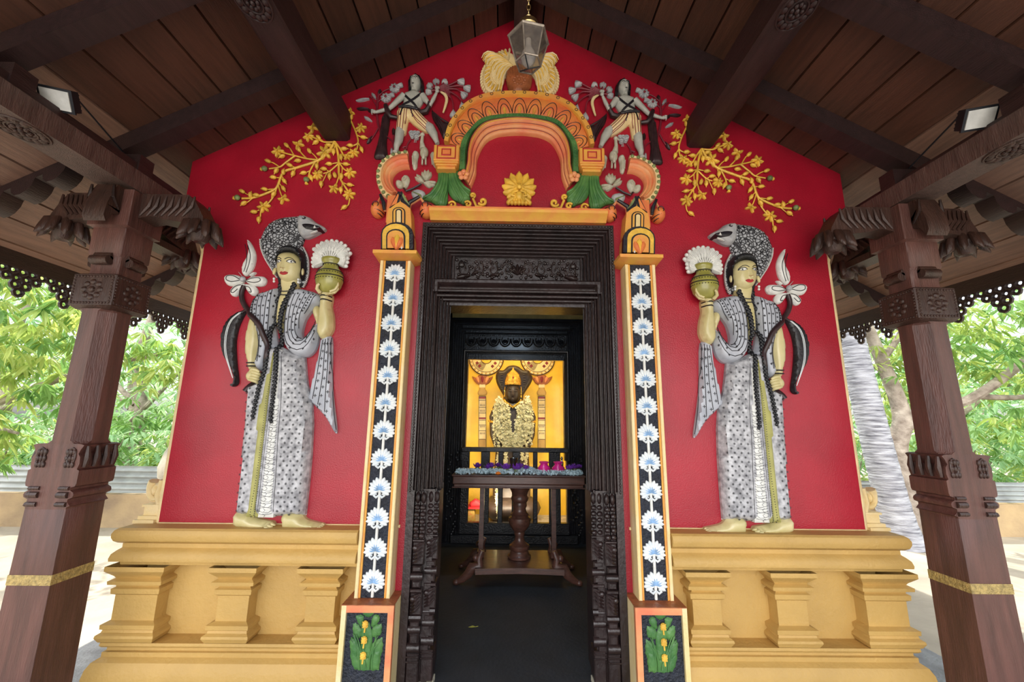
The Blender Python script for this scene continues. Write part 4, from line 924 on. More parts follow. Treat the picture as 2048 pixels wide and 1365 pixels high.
# ================================================================ WOMEN RELIEFS
aw = lambda a, c, Y=-.05: at(400+a/3.7917, 400+c/3.7917, Y)
def KW(l, Y=-.05): return [aw(a, c, Y) for a, c in l]
def woman(mir):
    s_ = 1 if mir else -1; sd = side(mir)
    t = thing('woman_relief', (s_*1.45, -.03, .868), 'painted relief woman with cobra hood and raised pot, %s of the doorway' % sd, 'wall sculpture', 'women reliefs on the red wall')
    surf = []
    def top(x, z):
        return max([0]+[float(f((x, z))[0]) for f in surf])
    def rel(b, l, d, r_, y0=0., keep=True, **k):
        f = b.relief(KW(l), d, r_, y0, **k)
        if keep: surf.append(f)
        return f
    def drape(b, l, r_, off=.0, n=14, sm=4, fs_=None):
        P_ = resamp(cr(KW(l), sm, False), n); S = fs_ or surf
        H = np.max([f(P_) for f in S], 0); b.tube([(p[0], -max(h, .004)-off, p[1]) for p, h in zip(P_, H)], r_, 5)
    # --- cobra hood
    b = MB(mir).m('scales'); hood = [(440, 290), (455, 235), (490, 180), (540, 140), (610, 118), (690, 110), (745, 112), (770, 180), (770, 290), (752, 335), (785, 375), (806, 440), (806, 540), (785, 620), (760, 650), (640, 650), (600, 640), (570, 570), (520, 505), (475, 430), (445, 350)]
    fh = b.relief(KW(hood), .045, .05, smooth=3); ho = b.build('cobra_hood', t)
    b = MB(mir).m('white')
    for l in ([(440, 290), (445, 350), (475, 430), (520, 505), (565, 575)], [(770, 350), (792, 395), (808, 450), (808, 540), (795, 600), (770, 650)]):
        b = MB(mir).m('white')
        for p in resamp(cr(KW(l), 4, False), 26): b.ell((p[0], -.022, p[1]), (.006, .012, .006), n=6, m_=4)
        b.build('hood_rim', ho)
    b = MB(mir).m('black')
    for i in range(7): drape(b, [(742+i*5, 290-i*9), (700+i*4, 325-i*9), (640+i*18, 352-i*16)], .0022, .0, 8, 4, [fh])
    b.build('neck_folds', ho)
    b = MB(mir).m('grey'); fc = rel(b, [(735, 140), (755, 112), (820, 122), (868, 160), (925, 190), (942, 208), (930, 222), (895, 238), (850, 262), (800, 280), (762, 272), (735, 225)], .075, .035, keep=False)
    b.m('black').relief(KW([(795, 204), (840, 200), (885, 209), (928, 222), (905, 234), (855, 238), (812, 230)]), .092, .02, edge=.95)
    b.m('white').relief(KW([(880, 236), (890, 212), (902, 232)]), .100, .01, smooth=0, edge=.9); b.petal((*aw(845, 262)[:1], -.066, aw(845, 262)[1]), 1.1, .05, .012, .008)
    p = aw(800, 150); b.m('black').ell((p[0], -.070, p[1]), (.014, .014, .011)); b.m('grey').ell((p[0], -.083, p[1]), (.007, .007, .005)); b.build('cobra_head', t)
    # --- body: one mesh of skin
    b = MB(mir).m('skin')
    rel(b, [(612, 590), (745, 590), (735, 660), (690, 760), (650, 880), (620, 1000), (590, 1010), (575, 900), (590, 770), (615, 690)], .075, .03)
    head = [(590, 480), (600, 435), (635, 408), (690, 402), (735, 418), (765, 455), (776, 510), (770, 568), (745, 612), (700, 637), (650, 633), (612, 603), (592, 555)]
    gx, gz = aw(670, 520)
    def facefn(x, z):
        u, v = (x-aw(668, 500)[0]), (z-aw(668, 500)[1]); f = 0
        px = u/.0009; 
        nose = math.exp(-(u/.0095)**2)*(.020*max(0, min(1, (aw(0, 462)[1]-z)/(aw(0, 462)[1]-aw(0, 535)[1])))*(1 if z > aw(0, 548)[1] else math.exp(-((z-aw(0, 548)[1])/.006)**2)))
        eye = -.005*(math.exp(-((x-aw(628, 488)[0])/.018)**2-((z-aw(628, 488)[1])/.010)**2)+math.exp(-((x-aw(722, 493)[0])/.018)**2-((z-aw(722, 493)[1])/.010)**2))
        chin = .006*math.exp(-((x-aw(672, 615)[0])/.02)**2-((z-aw(672, 615)[1])/.012)**2)
        return nose+eye+chin
    ff = rel(b, head, .115, .062, res=.0065, fn=facefn)
    b.ell((*aw(572, 545)[:1], -.06, aw(572, 545)[1]), (.012, .012, .026), .15, 10, 8); b.ell((*aw(782, 550)[:1], -.06, aw(782, 550)[1]), (.012, .012, .026), -.1, 10, 8)
    # hanging arm, raised arm
    rel(b, [(385, 870), (425, 900), (440, 980), (442, 1060), (428, 1150), (420, 1245), (400, 1290), (355, 1290), (348, 1230), (332, 1160), (330, 1070), (345, 970), (362, 915)], .065, .035)
    rel(b, [(838, 830), (880, 795), (905, 850), (898, 930), (880, 960), (858, 900)], .055, .03)
    rel(b, [(912, 700), (988, 705), (992, 760), (985, 800), (1000, 870), (1004, 950), (990, 1000), (955, 1048), (925, 1056), (895, 1035), (882, 980), (892, 880), (905, 790)], .085, .035)
    # palm and fingers under the pot
    hp = lambda a, c, y: (aw(a, c)[0], y, aw(a, c)[1])
    b.tube([hp(950, 730, -.06), hp(965, 705, -.07), hp(1000, 698, -.075)], [.028, .030, .026], 9)
    for k, (l, r_) in enumerate(((((1010, 712), (1048, 700), (1070, 665), (1068, 640)), .0095), (((1000, 720), (1040, 714), (1062, 690), (1060, 668)), .0095), (((985, 706), (1020, 705), (1045, 690)), .010), (((975, 712), (1005, 715), (1030, 708)), .0095))):
        b.tube([hp(a, c, -.10+.014*k) for a, c in l], [r_*1.1, r_, r_*.7], 8)
    b.tube([hp(935, 720, -.10), hp(925, 700, -.125), hp(935, 680, -.135), hp(950, 668, -.138)], [.013, .011, .008], 8)
    # fist on the stalk
    b.ell(hp(412, 1335, -.06), (.044, .035, .040), -.3, 14, 10)
    for k in range(4):
        a, c = 455-k*8, 1322+k*19
        b.tube([hp(a-45, c-14, -.075), hp(a-10, c-6, -.098), hp(a+22, c+4, -.094), hp(a+26, c+12, -.070), hp(a+5, c+14, -.062)], [.0085, .0105, .010, .009, .006], 8)
    b.tube([hp(405, 1302, -.075), hp(430, 1290, -.092), hp(465, 1300, -.098), hp(480, 1312, -.092)], [.012, .012, .010, .007], 8)
    body = b.build('body', t, 60)
    # feet
    for fi, (l, d) in enumerate((([(262, 2375), (372, 2375), (420, 2420), (500, 2440), (540, 2450), (545, 2480), (500, 2500), (420, 2503), (300, 2492), (255, 2470)], .09), ([(625, 2380), (745, 2380), (790, 2430), (880, 2455), (930, 2470), (930, 2500), (880, 2508), (720, 2508), (625, 2500), (612, 2470)], .08))):
        b = MB(mir).m('skin'); rel(b, l, d, .04)
        if fi == 0:
            for k in range(5): b.ell(hp(500+k*15, 2500-k*10, -.105+.012*k), (.022-.001*k, .014, .010-.0006*k), .15+.06*k, 10, 6)
        else:
            for k in range(5): b.ell(hp(905+k*4, 2498-k*7, -.09+.014*k), (.018-.001*k, .010, .009), .1, 8, 6)
        b.build('foot', t, 60)
    # toe nails lines / face paint
    b = MB(mir)
    fd = [ff]
    def dr(l, r_, m_, off=.0005, n=12): b.m(m_); drape(b, l, r_, off, n, 4, fd)
    def patch(l, m_, off, d=.003, r_=.006):
        P_ = KW(l); c = np.mean(np.array(P_), 0); h = float(ff(c)[0]); b.m(m_); b.relief(P_, h+off, 2.0, 0, edge=1.0, smooth=3) if 0 else None
        C_ = cr(P_, 4); H = ff(C_+[tuple(c)]); vs = [(p[0], -h_-off, p[1]) for p, h_ in zip(C_+[tuple(c)], H)]; n = len(C_)
        ar = sum(C_[i][0]*C_[(i+1) % n][1]-C_[(i+1) % n][0]*C_[i][1] for i in range(n)); fs = [(i, (i+1) % n, n) if ar > 0 else ((i+1) % n, i, n) for i in range(n)]
        o = n+1; vs += [(p[0], p[1]+.006, p[2]) for p in vs[:n]]; fs += [((i+1) % n, i, o+i, o+(i+1) % n) if ar > 0 else (i, (i+1) % n, o+(i+1) % n, o+i) for i in range(n)]; b.add(vs, fs)
    for l, ic, br, ld in (([(600, 492), (615, 481), (635, 481), (652, 492), (635, 500), (615, 500)], (627, 490), [(596, 476), (610, 463), (635, 462), (655, 478)], [(598, 492), (615, 479), (636, 479), (656, 492)]), ([(697, 495), (712, 485), (732, 486), (750, 498), (732, 504), (712, 504)], (723, 495), [(680, 478), (705, 466), (730, 470), (752, 492)], [(692, 496), (711, 482), (733, 484), (753, 500)])):
        patch(l, 'white', .0012); dr(ld, .0028, 'black', .001); dr(br, .0026, 'black', .001); dr([l[0], l[5], l[4], l[3]], .0010, 'black', .001)
        p = aw(*ic); h = float(ff(p)[0]); b.m('iris').ell((p[0], -h-.0008, p[1]), (.0078, .0025, .0078), n=10, m_=6); b.m('white').ell((p[0]-.002, -h-.003, p[1]+.002), (.0015, .001, .0015), n=6, m_=4)
    patch([(638, 577), (655, 569), (668, 574), (682, 569), (705, 578), (690, 590), (668, 593), (650, 588)], 'lips', .0035); dr([(638, 578), (655, 577), (669, 580), (685, 577), (705, 579)], .0010, 'iris', .0035)
    dr([(658, 543), (668, 549), (682, 543)], .0014, 'brown', -.0002)
    b.build('painted_face', body)
    for y_ in (735, 765): b = MB(mir).m('black'); b.tube([(*aw(905+i*11, y_+(4 if 0 < i < 8 else 0))[:1], -.035-.058*math.sin(math.pi*i/8), aw(0+905+i*11, y_)[1]) for i in range(9)], .0045, 6); b.build('bangle', t)
    for y_ in (1240, 1265): b = MB(mir).m('black'); b.tube([(*aw(340+i*11, y_)[:1], -.030-.045*math.sin(math.pi*i/8), aw(340+i*11, y_-6*abs(i-4)/4)[1]) for i in range(9)], .0042, 6); b.build('bangle', t)
    for y_, w_ in ((690, 0), (716, 4)):
        b = MB(mir).m('black'); b.tube([(*aw(608-w_+i*12.5, y_)[:1], -.06-.024*math.sin(math.pi*i/8), aw(608+i*12.5, y_+16*math.sin(math.pi*i/8))[1]) for i in range(9)], .0035, 6); b.build('necklace', t)
    b = MB(mir).m('white')
    for a, c in ((583, 612), (583, 632), (765, 618), (765, 638)): b.ell(hp(a, c, -.085), (.008, .008, .009), n=8, m_=6)
    b.build('earrings', t)
    # hair
    b = MB(mir).m('hair'); rel(b, [(578, 560), (576, 480), (590, 410), (620, 368), (665, 350), (715, 350), (760, 372), (790, 415), (798, 480), (792, 560), (770, 620), (745, 650), (770, 540), (765, 470), (738, 430), (690, 412), (640, 418), (608, 440), (596, 480), (592, 540), (600, 640), (585, 620)], .10, .03, keep=False); b.build('hair', t)
    def braid(l, nm='braid'):
        b = MB(mir).m('hair'); P_ = KW(l); Q = resamp(cr(P_, 5, False), int(np.linalg.norm(np.diff(np.array(cr(P_, 5, False)), axis=0), axis=1).sum()/.0115)); S = surf; H = np.max([f(Q) for f in S], 0)
        for i in range(3): H = np.convolve(np.r_[H[0], H, H[-1]], [.25, .5, .25], 'valid')
        n = len(Q)
        for i, (q, h) in enumerate(zip(Q, H)):
            d = Q[min(i+1, n-1)]-Q[max(i-1, 0)]; an = math.atan2(d[0], d[1]); r_ = .0150*(1-.35*i/n)
            b.ell((q[0]+(.0045 if i % 2 else -.0045), -max(h, .02)-.008, q[1]), (r_*.95, r_*.8, r_*1.15), an+(.6 if i % 2 else -.6), 8, 6)
        b.build(nm, t)
    # shawl
    sh = MB(mir).m('shawl'); S0 = len(surf)
    rel(sh, [(585, 665), (520, 685), (450, 710), (405, 760), (378, 830), (372, 885), (398, 925), (430, 1020), (442, 1100), (430, 1180), (410, 1250), (450, 1300), (495, 1260), (530, 1130), (548, 960), (560, 850), (580, 760)], .085, .04)
    rel(sh, [(548, 920), (560, 1000), (570, 1060), (575, 1120), (545, 1140), (520, 1130), (530, 1000)], .07, .03)
    rel(sh, [(735, 672), (800, 680), (870, 700), (915, 730), (905, 780), (860, 812), (825, 850), (790, 900), (770, 960), (762, 1010), (775, 1045), (800, 1040), (840, 995), (868, 940), (885, 900), (895, 960), (890, 1040), (870, 1120), (840, 1165), (800, 1190), (740, 1185), (690, 1160), (650, 1115), (635, 1040), (640, 920), (655, 820), (685, 730)], .090, .035)
    rel(sh, [(905, 1050), (985, 1035), (985, 1300), (992, 1480), (1022, 1750), (1000, 1758), (930, 1640), (825, 1530), (806, 1492), (850, 1310), (885, 1150)], .045, .02)
    so_ = sh.build('shawl', t); SS = surf[S0:]
    b = MB(mir).m('black')
    strips = [[(545, 690), (520, 800), (505, 950), (495, 1080)], [(515, 700), (485, 800), (478, 950), (470, 1080), (455, 1230)], [(485, 705), (455, 800), (448, 900), (455, 1000), (458, 1100), (440, 1220)], [(450, 718), (425, 800), (420, 880), (435, 960)], [(420, 750), (398, 830), (400, 900)], [(565, 690), (545, 800), (530, 950), (515, 1100), (490, 1240)],
      [(765, 685), (720, 780), (695, 900), (690, 1020), (720, 1090), (770, 1110), (825, 1070), (860, 1010), (882, 950)], [(800, 690), (750, 790), (722, 900), (715, 1000), (735, 1065), (775, 1085), (815, 1050), (850, 990), (878, 920)], [(835, 700), (785, 790), (750, 890), (738, 990), (755, 1045), (785, 1060)], [(868, 712), (815, 800), (772, 890), (758, 980)], [(895, 730), (850, 800), (800, 870)], [(735, 700), (690, 790), (668, 900), (662, 1030), (690, 1110), (750, 1145), (810, 1130), (850, 1080), (880, 1010)],
      [(930, 1060), (905, 1200), (880, 1350), (850, 1510)], [(950, 1055), (938, 1200), (925, 1350), (885, 1580)], [(968, 1050), (965, 1250), (950, 1450), (940, 1640)], [(985, 1040), (985, 1300), (992, 1480), (1020, 1745)]]
    for l in strips: drape(b, l, .0026, .0, 16, 4, SS)
    def cross(a, c, S, r_=.0075, th=.0018):
        p = aw(a, c); h = max(float(f(p)[0]) for f in S)
        if h < .01: return
        h += .0008
        b.box(p[0]-r_, p[0]+r_, -h-.001, -h+.006, p[1]-th, p[1]+th); b.box(p[0]-th, p[0]+th, -h-.001, -h+.006, p[1]-r_, p[1]+r_)
    for i, l in enumerate(strips[:-1]):
        off = 16 if i < 12 else 15
        Q = resamp(cr(l, 4, False), 8 if i < 12 else 9)
        for j, q in enumerate(Q[:-1]):
            d = Q[j+1]-q; n_ = np.array([-d[1], d[0]])/np.linalg.norm(d); q2 = (q+Q[j+1])/2+n_*(-off if i < 6 or i >= 12 else off); cross(q2[0], q2[1], SS, .0072 if i < 12 else .010)
    b.build('shawl_stripes', so_)
    # skirt
    S1 = len(surf); b = MB(mir).m('skirt')
    fsk = rel(b, [(505, 1120), (600, 1105), (700, 1160), (782, 1190), (790, 1300), (800, 1400), (835, 1540), (840, 1700), (828, 1940), (805, 2190), (782, 2396), (560, 2404), (272, 2396), (272, 2330), (305, 2000), (338, 1700), (345, 1490), (355, 1400), (440, 1380), (490, 1280)], .088, .05, edge=.3, smooth=0)
    b.m('white')
    for l in ([(272, 2398), (560, 2404), (782, 2398)],): drape(b, l, .006, -.004, 30, 4, [fsk])
    sk = b.build('skirt', t)
    b = MB(mir).m('sash')
    rel(b, [(590, 1120), (600, 1160), (585, 1290), (560, 1500), (525, 1800), (490, 2100), (455, 2400), (368, 2398), (395, 2150), (430, 1850), (465, 1560), (510, 1380), (550, 1200)], .098, .03, edge=.75, smooth=0); b.build('sash', t)
    b = MB(mir).m('white')
    rel(b, [(600, 1130), (640, 1150), (645, 1290), (635, 1500), (612, 1800), (596, 2100), (572, 2404), (458, 2402), (492, 2100), (527, 1800), (562, 1500), (588, 1290)], .095, .03, edge=.8, smooth=0); cf = b.build('skirt_front_panel', t)
    SK = surf[S1:]
    b = MB(mir).m('black')
    drape(b, [(640, 1160), (640, 1500), (616, 1800), (600, 2100), (576, 2400)], .0018, 0, 30, 4, SK); drape(b, [(596, 1150), (560, 1510), (527, 1800), (492, 2100), (458, 2398)], .0016, 0, 30, 4, SK)
    for l, n in (([(588, 1200), (552, 1500), (515, 1800), (480, 2100), (440, 2395)], 95), ([(575, 1300), (535, 1500), (500, 1800), (462, 2100), (412, 2395)], 60)):
        for p in resamp(KW(l), n): h = max(float(f(p)[0]) for f in SK); b.box(p[0]-.002, p[0]+.002, -h-.001, -h+.004, p[1]-.0022, p[1]+.0022)
    rr = random.Random(11)
    for i in range(62):                        # scribbled lattice of the front panel
        c = 1560+i*13.5; u = (c-1130)/1270
        xl = np.interp(c, [1130, 1500, 1800, 2100, 2400], [600, 575, 540, 505, 470]); xr = np.interp(c, [1130, 1500, 1800, 2100, 2400], [635, 628, 606, 590, 566])
        if i % 3 == 0: l = [(xl, c), ((xl+xr)/2, c+8*(-1)**i), (xr, c)]
        elif i % 3 == 1: m_ = xl+(xr-xl)*.45; l = [(m_-8, c-12), (m_+8, c), (m_-6, c+12)]
        else: l = [(xl+4, c-6), (xl+(xr-xl)*.7, c+10), (xr-4, c-8)]
        drape(b, l, .0011, 0, 5, 2, SK)
    b.build('panel_pattern', cf); b = MB(mir).m('motif')
    def motif(a, c):
        p = aw(a, c); h = float(fsk(p)[0])
        if h < .062: return
        h += .0006; r_ = .0078
        for q in range(2):
            an = q*math.pi/2+math.pi/4
            for o_ in (-.0028, .0028):
                dx, dz = math.cos(an)*r_, math.sin(an)*r_; ox, oz = -math.sin(an)*o_, math.cos(an)*o_
                b.tube([(p[0]-dx+ox, -h, p[1]-dz+oz), (p[0]+dx+ox, -h, p[1]+dz+oz)], .00085, 4)
        b.ell((p[0], -h, p[1]), (.0018, .0015, .0018), n=6, m_=4)
    row = 0; c = 1230
    while c < 2390:
        xr0 = np.interp(c, [1130, 1500, 1800, 2100, 2400], [655, 655, 632, 612, 592]); xr1 = np.interp(c, [1190, 1300, 1400, 1540, 1700, 1940, 2190, 2396], [770, 780, 790, 825, 832, 818, 795, 772])
        xl1 = np.interp(c, [1130, 1400, 1560, 1850, 2150, 2400], [500, 480, 440, 405, 375, 350]); xl0 = np.interp(c, [1280, 1400, 1490, 1700, 2000, 2330], [495, 370, 360, 350, 318, 285])
        for lo, hi in ((xr0, xr1), (xl0, xl1)):
            x = lo+(14 if row % 2 else 38)
            while x < hi: motif(x, c); x += 52
        c += 34; row += 1
    b.build('skirt_pattern', sk)
    # braids
    braid([(598, 640), (590, 700), (572, 800), (555, 920), (542, 1050), (535, 1150), (515, 1300), (480, 1420), (455, 1530), (430, 1655)])
    braid([(728, 648), (695, 720), (650, 810), (620, 940), (605, 1100), (608, 1250), (603, 1370), (588, 1500), (576, 1600), (570, 1685)])
    # pot and plume
    b = MB(mir).m('pot'); pc = aw(978, 600, -.08); k = .00088*1.0
    prof = [(.035, -.098), (.055, -.085), (.078, -.055), (.088, -.015), (.086, .025), (.068, .062), (.050, .082), (.046, .105), (.060, .122), (.064, .140), (.058, .146), (.045, .140)]
    b.lathe(prof, (pc[0], -.072, pc[1]), 28, .85)
    b.m('black')
    for zz, rr_ in ((.050, .077), (.012, .089), (.100, .050)): b.tube([(pc[0]+rr_*math.cos(a), -.072+rr_*.85*math.sin(a), pc[1]+zz) for a in np.linspace(0, 2*math.pi, 33)[:-1]], .0035, 5, True)
    for zz, rr_, n in ((.036, .0845, 30), (-.006, .0895, 30), (.092, .048, 16)):
        for q in range(n): a = 2*math.pi*q/n; b.ell((pc[0]+rr_*math.cos(a), -.072+rr_*.85*math.sin(a), pc[1]+zz), .0034, n=5, m_=4)
    b.build('pot', t, 60)
    b = MB(mir).m('white'); c0 = aw(985, 450, -.07)
    for q in range(17):
        a = math.radians(-112+222*q/16); ln = .134 if abs(a) < 1.2 else .112; w_ = .032
        cc = (c0[0]+math.sin(a)*ln*.30, -.060, c0[1]+math.cos(a)*ln*.30-.005)
        b.petal(cc, a, ln*.78, w_, .024, curl=.004, tip=.1)
        for o_ in (-.2, .0, .2): b.tube([(cc[0]+math.sin(a+o_)*ln*.15, -.080, cc[2]+math.cos(a+o_)*ln*.15), (cc[0]+math.sin(a+o_*.6)*ln*.68, -.084, cc[2]+math.cos(a+o_*.6)*ln*.68)], .0035, 5)
        b.ell((c0[0]+math.sin(a)*ln*1.04, -.062, c0[1]+math.cos(a)*ln*1.04-.005), (.014, .014, .014), n=8, m_=6)
    for sg in (-1, 1):
        pc2 = (c0[0]+sg*.080, c0[1]-.002); b.ell((pc2[0], -.06, pc2[1]), (.034, .024, .028), n=12)
        for rr_ in (.026, .014): b.tube([(pc2[0]+rr_*math.cos(a), -.083, pc2[1]+rr_*.8*math.sin(a)) for a in np.linspace(0, 6.28, 13)[:-1]], .004, 5, True)
    b.m('white')
    for q in range(7):
        a = math.radians(-50+100*q/6); b.tube([(c0[0]+.02*math.sin(a), -.075, c0[1]-.005), (c0[0]+.075*math.sin(a), -.088, c0[1]+.075*math.cos(a))], [.006, .0045], 6); b.ell((c0[0]+.078*math.sin(a), -.088, c0[1]+.078*math.cos(a)), .007, n=6, m_=4)
    b.build('plume', t)
    # lotus stalk, flower and long leaf
    b = MB(mir).m('wine'); l = [(312, 640), (292, 700), (305, 770), (355, 840), (430, 905), (480, 965), (510, 1050), (532, 1130), (520, 1220), (470, 1300), (400, 1390), (355, 1455)]
    P_ = resamp(cr(KW(l), 5, False), 40); H = np.max([f(P_) for f in surf], 0)
    for i in range(3): H = np.convolve(np.r_[H[0], H, H[-1]], [.25, .5, .25], 'valid')
    b.tube([(p[0], -max(h, .012)-.008, p[1]) for p, h in zip(P_, H)], [.015, .017, .018, .017, .016, .017], 9); b.build('lotus_stalk', t)
    b = MB(mir).m('white')
    pet = [[(335, 285), (372, 330), (398, 400), (388, 480), (362, 530), (325, 565), (295, 540), (300, 480), (328, 430), (345, 370)], [(312, 600), (270, 562), (200, 553), (165, 570), (160, 600), (185, 635), (240, 640), (300, 615)], [(326, 600), (370, 572), (430, 566), (470, 575), (480, 605), (455, 640), (390, 640), (335, 618)],
      [(305, 620), (240, 640), (205, 680), (215, 715), (250, 718), (285, 680), (312, 640)], [(325, 625), (390, 640), (415, 680), (400, 712), (365, 712), (335, 680), (320, 645)], [(285, 560), (262, 530), (275, 545), (300, 575)], [(350, 560), (380, 538), (400, 535), (370, 568)]]
    for l in pet: b.relief(KW(l), .036, .020, smooth=3)
    b.m('black')
    for l in ([(332, 330), (345, 400), (342, 470), (322, 540)], [(352, 340), (372, 410), (362, 480), (338, 545)]): b.tube([(p[0], -.036, p[1]) for p in cr(KW(l), 4, False)], .0026, 5)
    for l in ([(295, 600), (240, 570), (195, 572), (190, 600), (230, 615), (290, 605)], [(340, 605), (390, 588), (440, 588), (445, 610), (400, 622), (345, 612)], [(300, 640), (260, 650), (225, 685), (240, 700), (275, 670)], [(335, 650), (365, 660), (380, 695), (360, 692)]): b.tube([(p[0], -.037, p[1]) for p in cr(KW(l), 4, False)], .0026, 5)
    p = aw(318, 597); b.m('skirt').ell((p[0], -.042, p[1]), (.019, .018, .019), n=12); b.build('lotus_flower', t)
    b = MB(mir).m('black'); b.relief(KW([(328, 825), (300, 880), (265, 960), (245, 1060), (245, 1160), (252, 1260), (262, 1340), (262, 1385), (240, 1410), (208, 1412), (195, 1395), (222, 1385), (228, 1340), (195, 1250), (150, 1180), (128, 1080), (140, 980), (185, 895), (250, 845)]), .035, .022)
    b.m('bwhite')
    for dx in (0, 10): b.tube([(p[0], -.036, p[1]) for p in cr(KW([(300-dx, 850), (235-dx, 905), (200-dx, 980), (185-dx, 1080), (190-dx, 1170), (215-dx*.5, 1270), (238, 1350)]), 4, False)], .0026, 5)
    b.m('wine').tube([(p[0], -.025, p[1]) for p in KW([(352, 820), (328, 828), (300, 845)])], .008, 6)
    b.build('long_leaf', t)
for mm in (0, 1): woman(mm)

# ================================================================ BOY RELIEFS
def boy(mir):
    s_ = 1 if mir else -1; sd = side(mir)
    t = thing('flower_bearer_relief', (s_*.79, -.02, 3.55), 'small grey figure in striped shorts holding a flower bunch, %s of the vase' % sd, 'wall sculpture', 'flower bearers over the arch')
    g = lambda a, c, y: (a7(a, c)[0], y, a7(a, c)[1])
    b = MB(mir).m('gskin'); surf = []
    surf.append(b.relief(K7([(515, 215), (565, 195), (605, 182), (660, 190), (712, 225), (735, 245), (700, 300), (668, 350), (650, 388), (490, 372), (498, 330), (515, 290)]), .045, .035))
    b.tube([g(615, 195, -.035), g(622, 150, -.04)], [.016, .015], 8)
    hd = K7([(585, 110), (592, 75), (620, 55), (655, 55), (680, 80), (686, 125), (672, 165), (640, 192), (608, 182), (588, 150)])
    fh = b.relief(hd, .070, .030, res=.005, fn=lambda x, z: .012*math.exp(-((x-a7(622, 0)[0])/.006)**2)*math.exp(-((z-a7(0, 112)[1])/.012)**2))
    b.tube([g(525, 240, -.035), g(455, 305, -.035), g(385, 370, -.035), g(310, 392, -.035), g(245, 408, -.035)], [.024, .020, .016, .013, .010], 8)
    b.ell(g(235, 405, -.038), (.016, .012, .014), n=10)
    for k in range(4): b.tube([g(228, 392+k*9, -.045), g(212, 396+k*9, -.050), g(214, 402+k*9, -.036)], .0045, 5)
    b.tube([g(705, 245, -.035), g(745, 300, -.038), g(782, 345, -.040), g(815, 290, -.045), g(845, 235, -.05)], [.026, .021, .018, .015, .010], 8)
    b.ell(g(852, 215, -.052), (.015, .013, .017), n=10)
    for k in range(4): b.tube([g(838+k*10, 205, -.06), g(840+k*10, 190, -.066), g(850+k*8, 192, -.05)], .0045, 5)
    b.tube([g(540, 370, -.02), g(505, 500, -.024), g(485, 590, -.03), g(472, 680, -.03), g(450, 740, -.032), g(448, 785, -.03)], [.018, .020, .034, .030, .020, .016], 9); b.ell(g(440, 795, -.035), (.022, .02, .010), n=8)
    b.tube([g(620, 380, -.02), g(700, 480, -.024), g(775, 555, -.03), g(815, 620, -.03), g(835, 670, -.03), g(852, 712, -.032)], [.018, .020, .036, .030, .020, .016], 9)
    bo = b.build('body', t, 60)
    b = MB(mir)
    for (x, z) in ((610, 108), (650, 112)):
        h = float(fh(a7(x, z))[0]); b.m('white').ell(g(x, z, -h-.001), (.0075, .003, .0042), n=8, m_=5); b.m('iris').ell(g(x, z, -h-.003), (.0042, .002, .0042), n=6, m_=4); b.m('black').tube([g(x-17, z-10, -h-.002), g(x, z-20, -h-.002), g(x+17, z-10, -h-.002)], .0022, 5)
    b.m('iris').ell(g(622, 158, -float(fh(a7(622, 158))[0])-.002), (.0095, .003, .004), n=8, m_=5); b.m('black'); b.build('painted_face', bo)
    b = MB(mir).m('hair'); b.relief(K7([(570, 200), (562, 160), (566, 90), (590, 50), (640, 35), (685, 55), (712, 100), (716, 170), (708, 215), (680, 205), (690, 150), (685, 95), (655, 60), (610, 60), (590, 90), (585, 140), (596, 200)]), .062, .025); b.build('hair', t)
    b = MB(mir).m('black')
    for l in ([(512, 222), (560, 275), (620, 330), (655, 372)], [(708, 220), (650, 270), (580, 315), (498, 350)]):
        P_ = resamp(cr(K7(l), 4, False), 10); h = surf[0](P_); b.tube([(p[0], -hh-.002, p[1]) for p, hh in zip(P_, h)], .0095, 6, flat=.5)
    b.tube([g(478, 362, -.040), g(570, 368, -.05), g(660, 385, -.042)], .012, 8); b.build('chest_straps', t)
    b = MB(mir).m('cream_yel'); fs = b.relief(K7([(470, 368), (655, 388), (705, 430), (790, 522), (772, 560), (748, 590), (680, 560), (600, 500), (565, 470), (548, 540), (528, 612), (448, 588), (452, 480)]), .060, .035)
    b.m('dred')
    for l in ([(490, 380), (475, 480), (468, 590)], [(515, 385), (500, 480), (490, 595)], [(540, 385), (528, 480), (512, 600)], [(560, 390), (555, 440), (540, 530)], [(585, 390), (640, 480), (745, 575)], [(610, 390), (670, 470), (755, 555)], [(640, 395), (700, 470), (768, 535)], [(600, 430), (650, 510), (735, 580)]):
        P_ = resamp(cr(K7(l), 4, False), 10); h = fs(P_); b.tube([(p[0], -hh, p[1]) for p, hh in zip(P_, h)], .0028, 5)
    b.build('striped_shorts', t)
    b = MB(mir).m('black'); b.relief(K7([(505, 372), (540, 372), (510, 470), (470, 465)]), .070, .02, smooth=0); b.relief(K7([(580, 375), (608, 378), (636, 472), (602, 482)]), .072, .02, smooth=0); b.build('belt_tails', t)
    b = MB(mir).m('wine')
    b.relief(K7([(350, 375), (378, 420), (368, 540), (345, 680), (352, 835), (290, 845), (222, 832), (255, 700), (288, 560), (302, 440)]), .035, .03)
    for k in range(4): b.tube([g(318+k*8, 450, -.032), g(300+k*12, 600, -.034), g(262+k*24, 825, -.028)], [.006, .007, .006], 5)
    b.tube([g(350, 350, -.05), g(372, 420, -.045), g(400, 455, -.04), g(455, 455, -.03)], [.016, .020, .018, .014], 8)
    b.relief(K7([(795, 358), (818, 400), (860, 450), (920, 488), (978, 490), (962, 560), (935, 630), (900, 640), (880, 590), (850, 530), (810, 470), (790, 410)]), .035, .03)
    for k in range(4): b.tube([g(800+k*4, 400, -.030), g(840+k*12, 480-k*6, -.034), g(905+k*17, 625-k*40, -.028)], [.004, .006, .006], 5)
    b.tube([g(655, 375, -.03), g(690, 405, -.028), g(740, 395, -.030), g(770, 355, -.04), g(778, 320, -.05)], [.014, .022, .022, .016, .014], 8)
